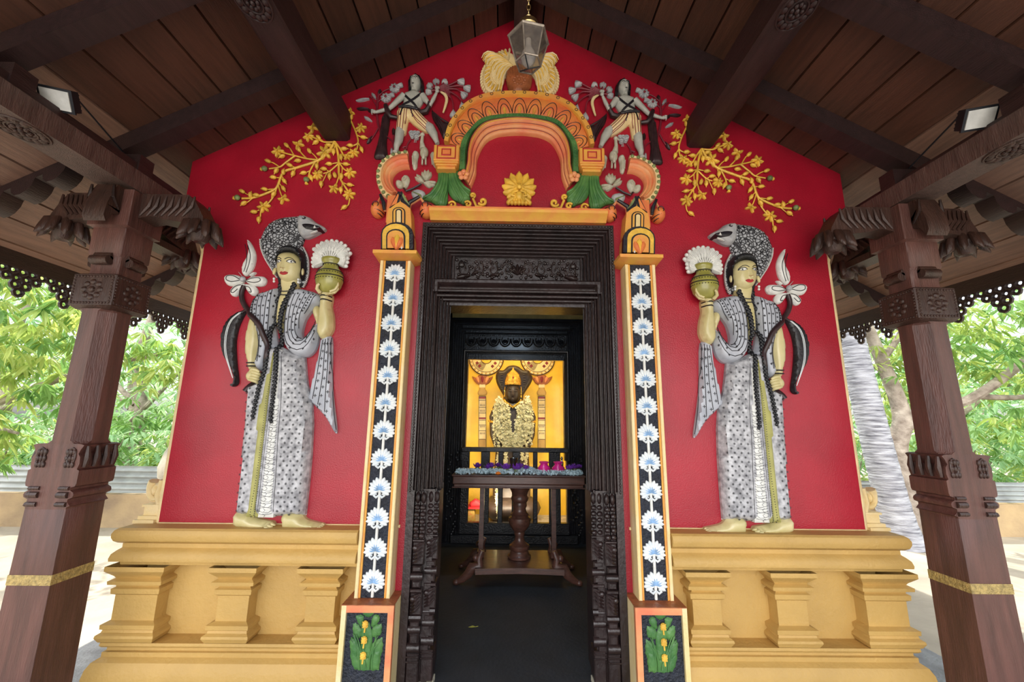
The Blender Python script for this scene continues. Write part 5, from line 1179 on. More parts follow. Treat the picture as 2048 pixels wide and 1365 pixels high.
    b.build('scarf', t)
    # flowering branch behind
    f = thing('flower_branch_relief', (s_*.97, -.01, 3.6), 'dark leafy branch with pale flowers held by the %s flower bearer' % sd, 'branch relief', 'branches of the flower bearers')
    b = MB(mir).m('dred')
    for l, r_ in (([(290, 600), (262, 500), (250, 400), (255, 300), (268, 205)], .0085), ([(250, 330), (205, 250), (175, 225)], .004), ([(255, 260), (225, 235), (195, 232)], .004), ([(262, 540), (235, 590), (195, 650)], .005), ([(340, 615), (400, 670), (410, 760)], .005), ([(415, 700), (412, 620), (410, 560)], .005), ([(505, 730), (540, 760)], .005), ([(252, 290), (300, 250), (330, 240)], .004), ([(268, 220), (330, 170), (390, 150)], .004)):
        b.tube([(p[0], -.010, p[1]) for p in cr(K7(l), 4, False)], r_, 6)
    b.build('stems', f)
    b = MB(mir)
    for i, ((a, c), an, ln) in enumerate((((175, 250), -1.75, .10), ((170, 350), -1.55, .09), ((235, 375), -1.4, .06), ((200, 470), -1.0, .07), ((205, 620), -2.6, .07), ((330, 345), 1.4, .06), ((240, 250), -.6, .06), ((262, 210), .3, .05), ((410, 610), .0, .06), ((395, 740), 3.0, .05))):
        p = a7(a, c); b.m('wine' if i % 3 else 'grey').petal((p[0], -.008, p[1]), an, ln, .026, .016)
    b.build('leaves', f)
    for (a, c) in ((425, 145), (340, 240)):
        b = MB(mir).m('grey'); p = a7(a, c)
        for k in range(9): b.petal((p[0], -.012, p[1]), k*.7, .040, .026, .012)
        for k in range(3): b.petal((p[0]+.02, -.02, p[1]+.01), .9+.3*k, .045, .016, .010)
        b.m('dred').ell((p[0], -.026, p[1]), (.010, .007, .010), n=8, m_=5); b.build('pale_flower', f)
    # bouquet
    q = thing('bell_flower_bunch_relief', (s_*.62, -.03, 3.8), 'bunch of pale bell flowers on dark stems in the hand of the %s flower bearer' % sd, 'flower relief', 'bell flower bunches')
    b = MB(mir).m('dred'); bells = (((1080, 85), 1.45), ((1140, 150), 1.6), ((1105, 215), 2.2), ((1095, 330), 2.8), ((1005, 405), 3.1)); small = (((835, 90), -.15), ((915, 90), .8), ((775, 130), -.6), ((762, 185), -1.3))
    for i, ((a, c), an) in enumerate(bells):
        st = [(862, 160+i*8), (940, 140+i*14), ((940+a)/2+20, (150+c)/2+i*4-20), (a-(18 if i < 3 else 0), c-(0 if i < 3 else 35))]
        b.tube([(p[0], -.022, p[1]) for p in cr(K7(st), 4, False)], [.009, .006, .005], 6)
    for (a, c), an in small: b.tube([(p[0], -.022, p[1]) for p in K7([(865, 185), ((865+a)/2, (175+c)/2), (a, c+10)])], .006, 6)
    for k in range(6): b.tube([g(860, 165+k*4, -.03), g(920, 135+k*12, -.035), g(975, 150+k*20, -.02)], [.008, .007, .003], 5)
    b.build('stems', q)
    for (a, c), an in bells+small:
        b = MB(mir).m('grey'); p = a7(a, c); ln = .055 if (a, c) in [x[0] for x in bells] else .045
        p = (p[0]-math.sin(an)*ln*.5, p[1]-math.cos(an)*ln*.5)
        for k in (-1, 0, 1): b.petal((p[0], -.015-.006*(k == 0), p[1]), an+k*.36, ln, .030, .016, tip=-.4)
        b.build('bell_flower', q)
    b = MB(mir).m('cream_yel'); b.tube([(p[0], -.022, p[1]) for p in cr(K7([(880, 195), (925, 225), (940, 270), (928, 330), (905, 400)]), 4, False)], [.006, .012, .012, .010, .006], 7); b.build('yellow_ribbon', q)
for mm in (0, 1): boy(mm)

# ================================================================ YELLOW FLOWER SPRAYS
ay = lambda a, c, Y=-.02: at(440+a/5.6875, 220+c/5.6875, Y)
def spray(mir):
    s_ = 1 if mir else -1
    t = thing('yellow_flower_spray_relief', (s_*1.6, -.01, 3.3), 'yellow branching flower spray relief high on the %s side of the red wall' % side(mir), 'flower relief', 'yellow flower sprays')
    K = lambda l: [ay(*p) for p in l]
    b = MB(mir).m('gold_paint')
    stems = [([(1300, 350), (1230, 460), (1110, 565), (860, 650), (715, 700), (650, 850), (600, 905), (440, 970), (340, 995), (240, 1000)], .010), ([(1300, 355), (1335, 480), (1345, 600), (1350, 740), (1395, 830), (1460, 930)], .009), ([(1110, 560), (980, 545), (840, 510), (760, 490), (690, 470)], .007), ([(840, 515), (740, 590), (670, 640), (550, 660)], .007), ([(670, 640), (600, 595), (550, 580)], .005), ([(830, 500), (790, 430), (755, 400)], .005), ([(975, 540), (910, 470), (880, 400)], .006), ([(1105, 555), (1060, 500), (1015, 465)], .005), ([(1110, 570), (1100, 630)], .005),
      ([(1300, 355), (1180, 355), (1100, 320), (1040, 300)], .007), ([(1180, 355), (1120, 310)], .004), ([(1300, 350), (1360, 430), (1410, 520), (1470, 520)], .007), ([(1355, 420), (1410, 440)], .004), ([(1345, 590), (1280, 600), (1240, 615)], .005), ([(1345, 600), (1240, 690), (1170, 715)], .006), ([(1220, 690), (1150, 830)], .004), ([(1250, 680), (1245, 745)], .004), ([(1230, 685), (1180, 665)], .004), ([(1350, 590), (1400, 660), (1460, 700)], .006), ([(1365, 595), (1430, 615)], .004), ([(1385, 640), (1380, 750)], .004), ([(1345, 750), (1310, 860)], .005), ([(1385, 830), (1380, 900)], .004), ([(1395, 820), (1470, 850)], .004),
      ([(1470, 1000), (1455, 1070), (1415, 1100)], .005), ([(1070, 590), (1020, 680), (1000, 750), (990, 790)], .006), ([(1020, 680), (950, 715)], .004), ([(1005, 700), (1035, 765)], .004), ([(870, 650), (790, 625)], .004), ([(850, 660), (830, 720)], .004), ([(690, 760), (600, 765)], .004), ([(700, 750), (730, 800)], .004), ([(655, 850), (690, 960), (720, 990)], .005), ([(670, 830), (715, 890)], .004), ([(620, 890), (510, 900)], .005), ([(630, 890), (610, 960), (545, 1050), (480, 1100)], .006), ([(350, 980), (250, 925)], .004), ([(370, 990), (280, 1060)], .004), ([(455, 1140), (450, 1200), (440, 1235)], .005), ([(440, 1130), (380, 1155)], .004),
      ([(1460, 0), (1475, 90), (1540, 240), (1565, 360), (1500, 400)], .007), ([(1560, 280), (1630, 310)], .005), ([(1570, 370), (1610, 440)], .005), ([(1565, 370), (1550, 440), (1510, 480)], .006), ([(1540, 240), (1600, 200)], .005), ([(1455, 60), (1490, 80)], .005), ([(1300, 400), (1285, 470)], .004)]
    for l, r_ in stems: b.tube([(p[0], -.010, p[1]) for p in cr(K(l), 4, False)], [r_, r_*.75], 6)
    b.build('stems', t)
    b = MB(mir)
    buds = [(345, 985-20, 0), (250, 925, -1.1), (270, 1060, -2.2), (440, 1245, 3.1), (385, 1158, -1.6), (410, 968, 1.6), (505, 900, -1.4), (610, 955, -2.6), (720, 890, 2.6), (730, 805, 2.5), (605, 765, -1.5), (720, 705, 0), (830, 720, -2.8), (790, 625, -1.2), (640, 690, -2.6), (545, 580, -1.2), (705, 525, -2), (755, 400, -.8), (885, 575, -1.7), (1015, 465, -.6), (1100, 635, 3.0), (1290, 470, 3.1), (1235, 397, -1.5), (1410, 440, 1.5), (1375, 530, 3.0), (1120, 310, -.8), (1090, 365, -2.2), (1240, 612, -1.6), (1180, 668, -1.5), (1245, 750, 3.1), (1150, 838, 3.1), (1305, 740, -.3), (1380, 750, 3.1), (1430, 615, 1.6), (1475, 850, 1.7), (1375, 905, 3.1), (1415, 1105, -2.2), (950, 715, -1.8), (1035, 768, 2.8), (1490, 80, .3), (1630, 310, 1.7), (1480, 402, -1.5), (1610, 445, 2.8), (895, 445, -.4)]
    for a, c, an in buds:
        b = MB(mir); p = ay(a, c); b.m('gold_paint').ell((p[0], -.018, p[1]), (.0145, .016, .023), an, 8, 7)
        b.tube([(p[0]+math.sin(an)*.018, -.018, p[1]+math.cos(an)*.018), (p[0]+math.sin(an)*.032, -.014, p[1]+math.cos(an)*.032)], [.006, .002], 5); b.build('bud', t)
    for (a, c, n, r_) in ((1000, 295, 6, .045), (650, 465, 6, .05), (880, 385, 4, .05), (1185, 475, 6, .065), (490, 1095, 6, .052), (1105, 730, 8, .045), (1465, 955, 6, .05), (1475, 710, 6, .05), (1515, 480, 6, .045), (1600, 195, 6, .045), (1290, 885, 5, .045), (715, 1010, 4, .045), (1445, 525, 5, .035), (1055, 195, 4, .05), (1475, 15, 4, .04)):
        b = MB(mir).m('gold_paint'); p = ay(a, c); rr = random.Random(a)
        for k in range(n): b.petal((p[0], -.014, p[1]), k*2*math.pi/n+rr.random()*.5, r_*.9, r_*.40, .014)
        b.ell((p[0], -.032, p[1]), (.008, .007, .008), n=8, m_=5); b.build('flower', t)
    for (a, c, an) in ((195, 995, -1.6), (505, 665, -1.6), (980, 790, 3.1)):
        b = MB(mir).m('ogreen'); p = ay(a, c); b.ell((p[0], -.018, p[1]), (.020, .018, .020), n=10); b.m('gold_paint')
        for k in (-.5, 0, .5): b.petal((p[0]+math.sin(an)*.016, -.016, p[1]+math.cos(an)*.016), an+k, .020, .010, .006)
        tag(b.build('seed_pod', t), 'green seed pod')
for mm in (0, 1): spray(mm)
# ================================================================ INSIDE THE CHAMBER
tx = .065
t = thing('pedestal_table', (tx, 1.75, 0), 'dark turned-pedestal wooden table standing in the chamber under the flower offerings', 'table')
b = MB().m('table'); b.bev(tx-.635, tx+.635, 1.45, 2.05, .905, .975, .006); b.bev(tx-.645, tx+.645, 1.44, 2.06, .975, .988, .005); b.bev(tx-.625, tx+.625, 1.46, 2.04, .875, .905, .006); b.bev(tx-.64, tx+.64, 1.445, 2.055, .868, .878, .004); b.build('table_top', t)
b = MB().m('table'); b.lathe([(.05, .165), (.115, .17), (.118, .19), (.095, .205), (.085, .235), (.10, .255), (.10, .285), (.07, .305), (.05, .33), (.045, .37), (.055, .39), (.05, .41), (.07, .43), (.10, .47), (.112, .51), (.11, .545), (.085, .56), (.095, .575), (.07, .60), (.062, .63), (.075, .66), (.07, .69), (.085, .71), (.09, .735), (.075, .76), (.085, .79), (.10, .82), (.105, .85), (.09, .87)], (.085, 1.75, 0), 24); tag(b.build('turned_pedestal', t), 'turned central pedestal')
for x in (-.30, .43):
    b = MB().m('table'); b.box(x-.022, x+.022, 1.72, 1.79, .17, .87); b.bev(x-.032, x+.032, 1.71, 1.80, .84, .87, .005); b.bev(x-.034, x+.034, 1.70, 1.80, .17, .23, .01); b.build('post', t)
b = MB().m('table'); pl = [(-.33, 1.42), (-.15, 1.44), (.07, 1.455), (.30, 1.44), (.49, 1.42), (.49, 2.0), (-.33, 2.0)]; b.prism(pl, .115, .165, 'z'); b.prism([(p[0]*1.0, p[1]-.006) for p in pl[:5]]+[(.49, 1.6), (-.33, 1.6)], .13, .15, 'z'); b.build('lower_shelf', t)
for sg in (-1, 1):
    for y in (1.50, 1.95):
        b = MB().m('table'); x0 = tx+sg*.37
        b.tube([(x0-sg*.03, y, .30), (x0, y, .23), (x0-sg*.02, y, .17), (x0+sg*.06, y, .15), (x0+sg*.10, y, .09), (x0+sg*.15, y, .05), (x0+sg*.20, y, .025)], [.022, .034, .045, .05, .04, .032, .022], 9, flat=.8)
        b.ell((x0+sg*.205, y, .026), (.032, .03, .026)); b.ell((x0+sg*.03, y, .235), (.03, .03, .03)); b.build('scroll_foot', t)
ZT = .988
def tab(px, py, Y): x, z = at(px, py, Y); return x
# offerings
rr = random.Random(21)
def blossom(b, c, r_, n=5, th=.4):
    r_ *= 1.2
    ax = Vector((rr.uniform(-1, 1), rr.uniform(-1, .2), rr.uniform(.2, 1))).normalized(); u = ax.orthogonal().normalized(); v = ax.cross(u); a0 = rr.random()*6
    vs = [Vector(c)-ax*r_*.3]; fs = []
    for k in range(n):
        a = a0+k*2*math.pi/n; d = math.cos(a)*u+math.sin(a)*v; e = math.cos(a+.5)*u+math.sin(a+.5)*v; f = math.cos(a-.5)*u+math.sin(a-.5)*v
        o = len(vs); vs += [Vector(c)+e*r_*.6+ax*r_*th, Vector(c)+d*r_*1.15+ax*r_*th*.8, Vector(c)+f*r_*.6+ax*r_*th]; fs.append((0, o+2, o+1, o))
    b.add(vs, fs, True)
b = MB().m('jasw')
for i in range(1900):
    x = rr.uniform(tx-.62, tx+.62); y = rr.uniform(1.475, 1.66)
    if abs(x-(tx+.0)) < .13 and rr.random() < .6 and y < 1.58: continue
    blossom(b, (x, y, ZT+.008+rr.random()*(.030 if abs(y-1.56) < .07 else .016)), .012)
tag(b.build('jasmine_bed'), 'loose white jasmine blossoms strewn along the front of the table', 'flowers', kind='stuff')
def lotus(px, py, Y, r_, lab, m_='purple', zo=0):
    x, z = at(px, py, Y); z = ZT+.030+zo
    r_ *= 1.25; t = thing('lotus_flower', (x, Y, ZT), lab, 'flower', 'purple lotus buds on the table')
    b = MB().m(m_); ph = rr.random()*3
    for ring, (n, op, ln) in enumerate(((7, .95, 1.0), (6, .55, 1.05), (5, .2, 1.0))):
        for k in range(n):
            a = ph+ring*.4+k*2*math.pi/n; d = Vector((math.cos(a), math.sin(a), 0)); s1 = Vector((-math.sin(a), math.cos(a), 0)); o = Vector((x, Y, z+.004))
            pts = [o, o+d*r_*.55*op+Vector((0, 0, r_*.35))+s1*r_*.32, o+d*r_*.62*op+Vector((0, 0, r_*.35)), o+d*r_*.55*op+Vector((0, 0, r_*.35))-s1*r_*.32, o+d*r_*op*1.05*ln+Vector((0, 0, r_*(1.15-.25*op)))]
            b.add(pts, [(0, 1, 2), (0, 2, 3), (1, 4, 2), (2, 4, 3)], True)
    b.build('petals', t); b = MB().m('ogreen'); b.lathe([(.3*r_, 0), (.42*r_, r_*.4), (.38*r_, r_*.8)], (x, Y, ZT+.001+zo), 10); b.build('calyx', t)
lotus(955, 930, 1.72, .044, 'small purple lotus at the left end of the table, alone against the gate')
lotus(975, 937, 1.66, .034, 'small purple lotus low between the two leftmost large lotuses')
lotus(982, 930, 1.74, .046, 'open purple lotus on the left half of the table with a dark calyx')
lotus(996, 927, 1.85, .036, 'dark purple lotus furthest back beside the steel tumbler')
lotus(1012, 936, 1.58, .052, 'bright purple lotus just right of the orange marigold')
lotus(1034, 940, 1.54, .056, 'largest purple lotus at the middle front of the table')
lotus(1040, 932, 1.76, .042, 'reddish purple lotus behind the largest lotus, left of the flower plate')
lotus(1052, 935, 1.64, .036, 'small purple lotus in front of the flower plate')
lotus(1139, 936, 1.62, .044, 'purple lotus just right of the magenta pots')
lotus(1149, 935, 1.70, .046, 'pinkish purple lotus near the right end of the table')
lotus(1158, 931, 1.78, .036, 'purple lotus furthest right on the table')
for px, py, Y, r_, lab in ((996, 945, 1.49, .026, 'orange marigold at the front edge of the table'), (1072, 941, 1.60, .018, 'small red-orange marigold left of the magenta pots')):
    x = at(px, py, Y)[0]; b = MB().m('marig'); b.ell((x, Y, ZT+r_*.6), (r_*.9, r_*.9, r_*.6), n=12)
    for k in range(40): a = k*2.4; q = math.sqrt(k/40)*r_; b.ell((x+q*math.cos(a), Y+q*math.sin(a)-.002, ZT+r_*1.0-q*q/r_*.6), (.006, .006, .005), n=6, m_=4)
    tag(b.build('marigold'), lab, 'flower')
for px, lab, Y in ((1088, 'magenta clay pot, the left one of the pair on the table', 1.60), (1116.5, 'magenta clay pot, the right one of the pair on the table', 1.60)):
    x = at(px, 935, Y)[0]
    t = thing('offering_pot', (x, Y, ZT), lab, 'pot', 'magenta pots on the table')
    b = MB().m('magenta'); b.lathe([(.035, ZT), (.056, ZT+.016), (.065, ZT+.042), (.062, ZT+.062), (.045, ZT+.080), (.036, ZT+.090), (.036, ZT+.102), (.048, ZT+.110), (.049, ZT+.118), (.043, ZT+.120), (.034, ZT+.112), (.03, ZT+.10)], (x, Y, 0), 26)
    b.build('pot_body', t, 60)
    b = MB().m('magenta')
    for zz, rr_ in ((.030, .0625), (.060, .0635)): b.tube([(x+rr_*math.cos(a), Y+rr_*math.sin(a), ZT+zz) for a in np.linspace(0, 2*math.pi, 27)[:-1]], .0028, 5, True)
    b.build('raised_rings', t)
xs = at(1124, 915, 1.72)[0]; b = MB().m('steel'); b.lathe([(.016, ZT), (.018, ZT+.10), (.010, ZT+.115), (.010, ZT+.135), (.014, ZT+.14), (.004, ZT+.16)], (xs, 1.74, 0), 14); tag(b.build('glass_bottle'), 'small slim metal bottle behind the right magenta pot', 'bottle')
xp = at(1056, 930, 1.70)[0]; b = MB().m('brown'); b.lathe([(.04, ZT), (.085, ZT+.018), (.088, ZT+.022), (.03, ZT+.012)], (xp, 1.70, 0), 24); tag(b.build('flower_plate'), 'shallow brown plate heaped with white blossoms left of the magenta pots', 'plate')
b = MB().m('jasw')
for i in range(260): a = rr.random()*6.28; q = math.sqrt(rr.random())*.075; blossom(b, (xp+q*math.cos(a), 1.70+q*math.sin(a), ZT+.030+(.075-q)*.45*rr.random()), .012)
tag(b.build('jasmine_heap'), 'white jasmine heap on the brown plate', 'flowers', kind='stuff')
xg = at(1027, 915, 1.9)[0]; t = thing('steel_tumbler', (xg, 1.9, ZT), 'steel water tumbler at the back of the table below the statue', 'tumbler'); b = MB().m('steel'); b.lathe([(.032, ZT), (.034, ZT+.01), (.045, ZT+.12), (.047, ZT+.125), (.043, ZT+.12), (.03, ZT+.02)], (xg, 1.9, 0), 24); b.build('cup', t)
# fallen leaf
x, z = at(944, 1256, .8); dd = FW+R2*((944-1024)/FPX)-U2*((1256-682.5)/FPX); k = -CO.z/dd.z; fx, fy = CO.x+k*dd.x, CO.y+k*dd.y
b = MB().m('leafy'); b.add([(fx-.03, fy, .002), (fx, fy-.016, .006), (fx+.03, fy+.004, .003), (fx+.004, fy+.014, .008)], [(0, 1, 2, 3)]); b.tube([(fx+.028, fy+.004, .004), (fx+.045, fy+.012, .004)], .0015, 4); tag(b.build('fallen_leaf'), 'tiny yellow fallen leaf on the dark floor in the doorway', 'leaf')
# sanctum painting on gold wall
ag = lambda a, c, Y=3.895: at(940+a/5.25, 700+c/5.25, Y)
for cx8, lab in ((130, 'left'), (752, 'right')):
    t = thing('painted_wall_column', (ag(cx8, 600)[0], 3.89, .2), 'painted lotus-topped column on the golden wall, %s of the idol' % lab, 'wall painting', 'painted columns on the gold wall')
    K = lambda l: [ag(cx8+a, c) for a, c in l]
    b = MB().m('cream_yel'); b.prism(K([(-34, 490), (34, 490), (36, 1060), (-40, 1060)]), 3.888, 3.9); b.m('yellow'); b.prism(K([(-36, 940), (36, 940), (38, 1060), (-42, 1060)]), 3.886, 3.9); b.m('dred')
    for c in (505, 720): b.prism(K([(-34, c-9), (34, c-9), (34, c+9), (-34, c+9)]), 3.884, 3.9)
    b.m('wine')
    for c in (490, 530, 605, 665, 740, 790, 850, 940): b.prism(K([(-34, c-2.5), (34, c-2.5), (34, c+2.5), (-34, c+2.5)]), 3.883, 3.9)
    for c, up in ((590, 1), (650, 1), (800, -1), (870, -1)):
        for k in range(4): x = -22+k*15; b.prism(K([(x-4, c), (x+4, c), (x, c-24*up)]), 3.882, 3.9)
    for s_ in (-1, 1): b.prism(K([(s_*36-2, 490), (s_*36+2, 490), (s_*39+2, 1060), (s_*39-2, 1060)]), 3.882, 3.9)
    b.build('shaft', t)
    b = MB().m('yellow'); b.relief(K([(-25, 395), (25, 395), (30, 415), (48, 445), (38, 480), (-38, 480), (-48, 445), (-30, 415)]), .02, .03, 3.89, smooth=2); b.m('cream_yel').prism(K([(-30, 365), (30, 365), (32, 398), (-32, 398)]), 3.875, 3.9); b.build('knob', t)
    b = MB().m('brown'); b.relief(K([(-108, 278), (-60, 300), (-40, 270), (40, 270), (60, 300), (112, 280), (80, 340), (40, 368), (-40, 368), (-80, 335)]), .018, .02, 3.89, smooth=2)
    for k in (-1, 0, 1): p = ag(cx8+k*36, 345); b.m('dred' if k == 0 else 'pink').petal((p[0], 3.870, p[1]), k*.35, .10, .045, .01)
    b.build('lotus_capital', t)
    px, pz = ag(cx8+42*(1 if cx8 < 400 else -1)*1.0, 90); t2 = t
    b = MB().m('cream_yel'); n = 40
    vs = []; fs = []
    for k in range(n):
        a = 2*math.pi*k/n
        for r_, y in ((.085, 3.90), (.085, 3.882), (.275, 3.882), (.275, 3.90)): vs.append((px+r_*math.cos(a), y, pz+r_*math.sin(a)))
    for k in range(n):
        for j in range(3): fs.append((k*4+j, ((k+1) % n)*4+j, ((k+1) % n)*4+j+1, k*4+j+1))
    b.add(vs, [f[::-1] for f in fs], False); b.m('wine')
    for r_, th in ((.088, .005), (.275, .008), (.225, .004)): b.tube([(px+r_*math.cos(a), 3.880, pz+r_*math.sin(a)) for a in np.linspace(0, 6.283, 41)[:-1]], th, 5, True)
    for k in range(9): 
        r_ = .10+.013*k; b.tube([(px+r_*math.cos(a)*1.0, 3.880, pz+r_*math.sin(a)) for a in np.linspace(-2.6, -1.6-.03*k, 10)], .003, 4)
    for k in range(24): a = 2*math.pi*k/24; b.m('yellow').ell((px+.25*math.cos(a), 3.88, pz+.25*math.sin(a)), (.016, .006, .016), n=8, m_=4)
    b.m('dred')
    for a in (-.9, -.5, -2.25, -2.64):
        for q in range(4): b.ell((px+.165*math.cos(a)+.014*math.cos(q*1.57), 3.879, pz+.165*math.sin(a)+.014*math.sin(q*1.57)), (.013, .004, .013), n=8, m_=4)
    b.build('painted_wheel', t)
# idol
Y0 = 3.45; ai = lambda a, c, Y=3.40: at(940+a/5.25, 700+c/5.25, Y)
KI = lambda l, Y=3.42: [ai(a, c, Y) for a, c in l]
t = thing('seated_idol', (ai(450, 600)[0], 3.42, .12), 'dark stone idol with cobra hoods and gold crown inside the golden sanctum', 'statue')
xm = ai(450, 460)[0]
b = MB().m('stone')
zsh = ai(450, 600)[1]; zch = ai(450, 555)[1]; hz = ai(450, 455)[1]
b.ell((xm, 3.40, hz), (.108, .12, .15), n=20, m_=14); b.lathe([(.10, .12), (.26, .13), (.27, .6), (.23, 1.2), (.25, 1.5), (.255, zsh-.02), (.20, zsh+.05), (.085, zch-.0), (.07, zch+.06)], (xm, 3.46, 0), 24, .55)
for sg in (-1, 1): b.tube([(xm+sg*.22, 3.44, zsh+.02), (xm+sg*.285, 3.42, zsh-.15), (xm+sg*.275, 3.40, zsh-.40), (xm+sg*.22, 3.34, zsh-.55)], [.06, .058, .05, .045], 10)
b.tube([(xm, 3.29, hz+.04), (xm, 3.265, hz-.03), (xm, 3.27, hz-.045)], [.010, .016, .012], 8); b.ell((xm, 3.278, hz-.085), (.030, .012, .010)); b.ell((xm, 3.282, hz-.10), (.024, .012, .009))
for sg in (-1, 1): b.ell((xm+sg*.042, 3.288, hz+.02), (.026, .012, .010)); b.tube([(xm+sg*.02, 3.285, hz+.05), (xm+sg*.045, 3.288, hz+.06), (xm+sg*.075, 3.31, hz+.045)], .005, 5)
b.ell((xm, 3.50, .3), (.42, .35, .20), n=18); tag(b.build('body', t), 'dark stone body')
b = MB().m('stone'); b.relief(KI([(452, 160), (395, 172), (350, 215), (300, 212), (270, 262), (276, 340), (315, 420), (350, 480), (370, 560), (540, 560), (560, 480), (600, 415), (644, 345), (658, 286), (614, 212), (560, 212), (512, 174)], 3.52), .10, .06, 3.58, smooth=2)
for sg in (-1, 1):
    for k in range(7): p = ai(452+sg*120, 260+k*24); b.tube([(p[0]-.018, 3.475, p[1]), (p[0]+.018, 3.475, p[1])], .006, 5)
b.build('cobra_hoods', t)
b = MB().m('gold'); cz = ai(450, 365)[1]; ct = ai(450, 195)[1]; h_ = ct-cz
b.lathe([(.118, cz-.01), (.122, cz+.01), (.118, cz+h_*.3), (.098, cz+h_*.55), (.065, cz+h_*.75), (.02, cz+h_*.9), (.012, cz+h_), (.002, ct+.015)], (xm, 3.40, 0), 24)
for k in range(60): a = rr.uniform(3.3, 6.1); u = rr.random()*.7; r_ = .122*(1-u*.55); b.ell((xm+r_*math.cos(a), 3.40+r_*math.sin(a), cz+h_*u), .015, n=6, m_=4)
b.m('lips').ell((xm, 3.275, cz+h_*.38), (.012, .01, .016)); tag(b.build('crown', t), 'gold crown')
b = MB().m('gold'); zc = zch-.02
b.tube([(xm-.12, 3.37, zc+.06), (xm-.09, 3.31, zc+.01), (xm, 3.27, zc-.05), (xm+.09, 3.31, zc+.01), (xm+.12, 3.37, zc+.06)], .018, 8)
for sg in (-1, 1): b.tube([(xm+sg*.115, 3.36, hz+.09), (xm+sg*.12, 3.34, hz+.02), (xm+sg*.118, 3.34, hz-.07)], .007, 6); b.ell((xm+sg*.118, 3.33, hz-.05), (.014, .014, .022)); b.tube([(xm+sg*.23, 3.36, zsh-.22), (xm+sg*.29, 3.35, zsh-.22), (xm+sg*.34, 3.40, zsh-.20)], .020, 7); b.tube([(xm+sg*.25, 3.38, zsh-.02), (xm+sg*.30, 3.36, zsh-.05)], .014, 6)
b.build('jewellery', t)
b = MB().m('jasm'); paths = []
for k in range(6):
    w_ = 1-.13*k
    paths.append(([(452-170*w_+20, 500+k*22), (452-190*w_, 620), (452-185*w_, 780), (452-150*w_, 920), (452-90*w_, 1000-30*k*.3), (452, 1030-k*30)], .034))
    paths.append(([(452+170*w_-20, 500+k*22), (452+190*w_, 620), (452+185*w_, 780), (452+150*w_, 920), (452+90*w_, 1000-30*k*.3), (452, 1030-k*30)], .034))
paths += [([(400, 620), (415, 760), (425, 900), (450, 980), (480, 900), (490, 760), (510, 620)], .026), ([(380, 660), (395, 850), (420, 980)], .03), ([(530, 660), (510, 850), (485, 980)], .03), ([(300, 980), (300, 1080), (292, 1180), (285, 1350), (290, 1600), (300, 1750)], .014), ([(600, 980), (590, 1080), (580, 1190)], .03), ([(545, 1010), (540, 1150)], .03), ([(370, 1010), (375, 1200)], .03), ([(285, 540), (262, 700), (255, 850), (270, 1000)], .026), ([(615, 540), (642, 700), (650, 850), (635, 1000)], .026)]
for l, rad in paths:
    P_ = [ai(a, c, 3.33) for a, c in l]; L_ = sum(math.dist(P_[i], P_[i+1]) for i in range(len(P_)-1)); Q = resamp(P_, max(3, int(L_/.010)))
    for q in Q:
        dx = abs(q[0]-xm); yb = 3.30+dx*dx*.9 if q[1] > 1.05 else 3.20
        for k in range(2): blossom(b, (q[0]+rr.gauss(0, rad*.42), yb-rr.random()*.05, q[1]+rr.gauss(0, .006)), .019)
g = b.build('jasmine_garland'); tag(g, 'thick cream jasmine garland hanging over the chest of the idol', 'garland')
b = MB().m('redcloth'); b.relief([at(938, 1008, 3.2), at(950, 1000, 3.2), at(966, 1008, 3.2), at(968, 1018, 3.2), at(938, 1018, 3.2)], .05, .04, 3.3, smooth=0); b.box(at(935, 1018, 3.3)[0], at(966, 1018, 3.3)[0], 3.2, 3.45, at(935, 1016, 3.2)[1]-.02, at(935, 1016, 3.2)[1]); b.m('pattern').box(at(935, 1018, 3.3)[0], at(950, 1018, 3.3)[0], 3.24, 3.42, .12, at(935, 1016, 3.2)[1]-.02); tag(b.build('red_cloth_bundle'), 'folded red cloth on the sanctum floor behind the left slats', 'cloth')

# ================================================================ LANTERN AND FLOODLIGHTS
LX, LY = .018, -1.0; zR = at(1055, 62, LY)[1]; zB = at(1052, 118, LY)[1]
t = thing('hanging_lantern', (LX, LY, 3.2), 'hexagonal glass lantern with a frosted bulb hanging in front of the gable', 'lantern')
RR, RB_ = .098, .062; a0 = math.radians(12); z1, z0 = 3.338, 3.200
hexp = lambda r_, z: [Vector((LX+r_*math.cos(a0+k*math.pi/3), LY+r_*math.sin(a0+k*math.pi/3), z)) for k in range(6)]
b = MB().m('pewter'); T_, B_ = hexp(RR, z1), hexp(RB_, z0)
b.tube(T_, .009, 6, True); b.tube(B_, .005, 6, True)
for k in range(6): b.tube([T_[k], B_[k]], .0035, 6)
b.build('lantern_frame', t)
b = MB().m('glass')
for k in range(6): 
    p, q, r_, s2 = T_[k], T_[(k+1) % 6], B_[(k+1) % 6], B_[k]; b.add([p, q, r_, s2], [(0, 3, 2, 1)], False)
ap = Vector((LX, LY, z0-.028))
for k in range(6): b.add([B_[k], B_[(k+1) % 6], ap], [(0, 2, 1)], False)
b.build('glass_panes', t)
b = MB().m('dark')
for k in range(0, 6, 2): b.tube([B_[k], ap], .0035, 5)
b.build('bottom_bars', t)
b = MB().m('pewter'); H1, H2 = hexp(RR+.006, z1+.002), hexp(.040, z1+.055)
b.add(H1+H2, [(k, (k+1) % 6, 6+(k+1) % 6, 6+k) for k in range(6)]+[tuple(range(6, 12)), tuple(range(5, -1, -1))], False); b.build('lantern_cap', t)
b = MB().m('brass'); b.lathe([(.034, z1+.045), (.050, z1+.065), (.048, z1+.090), (.020, z1+.112), (.012, z1+.12), (.018, z1+.13), (.006, z1+.15)], (LX, LY, 0), 18); b.build('ball_finial', t)
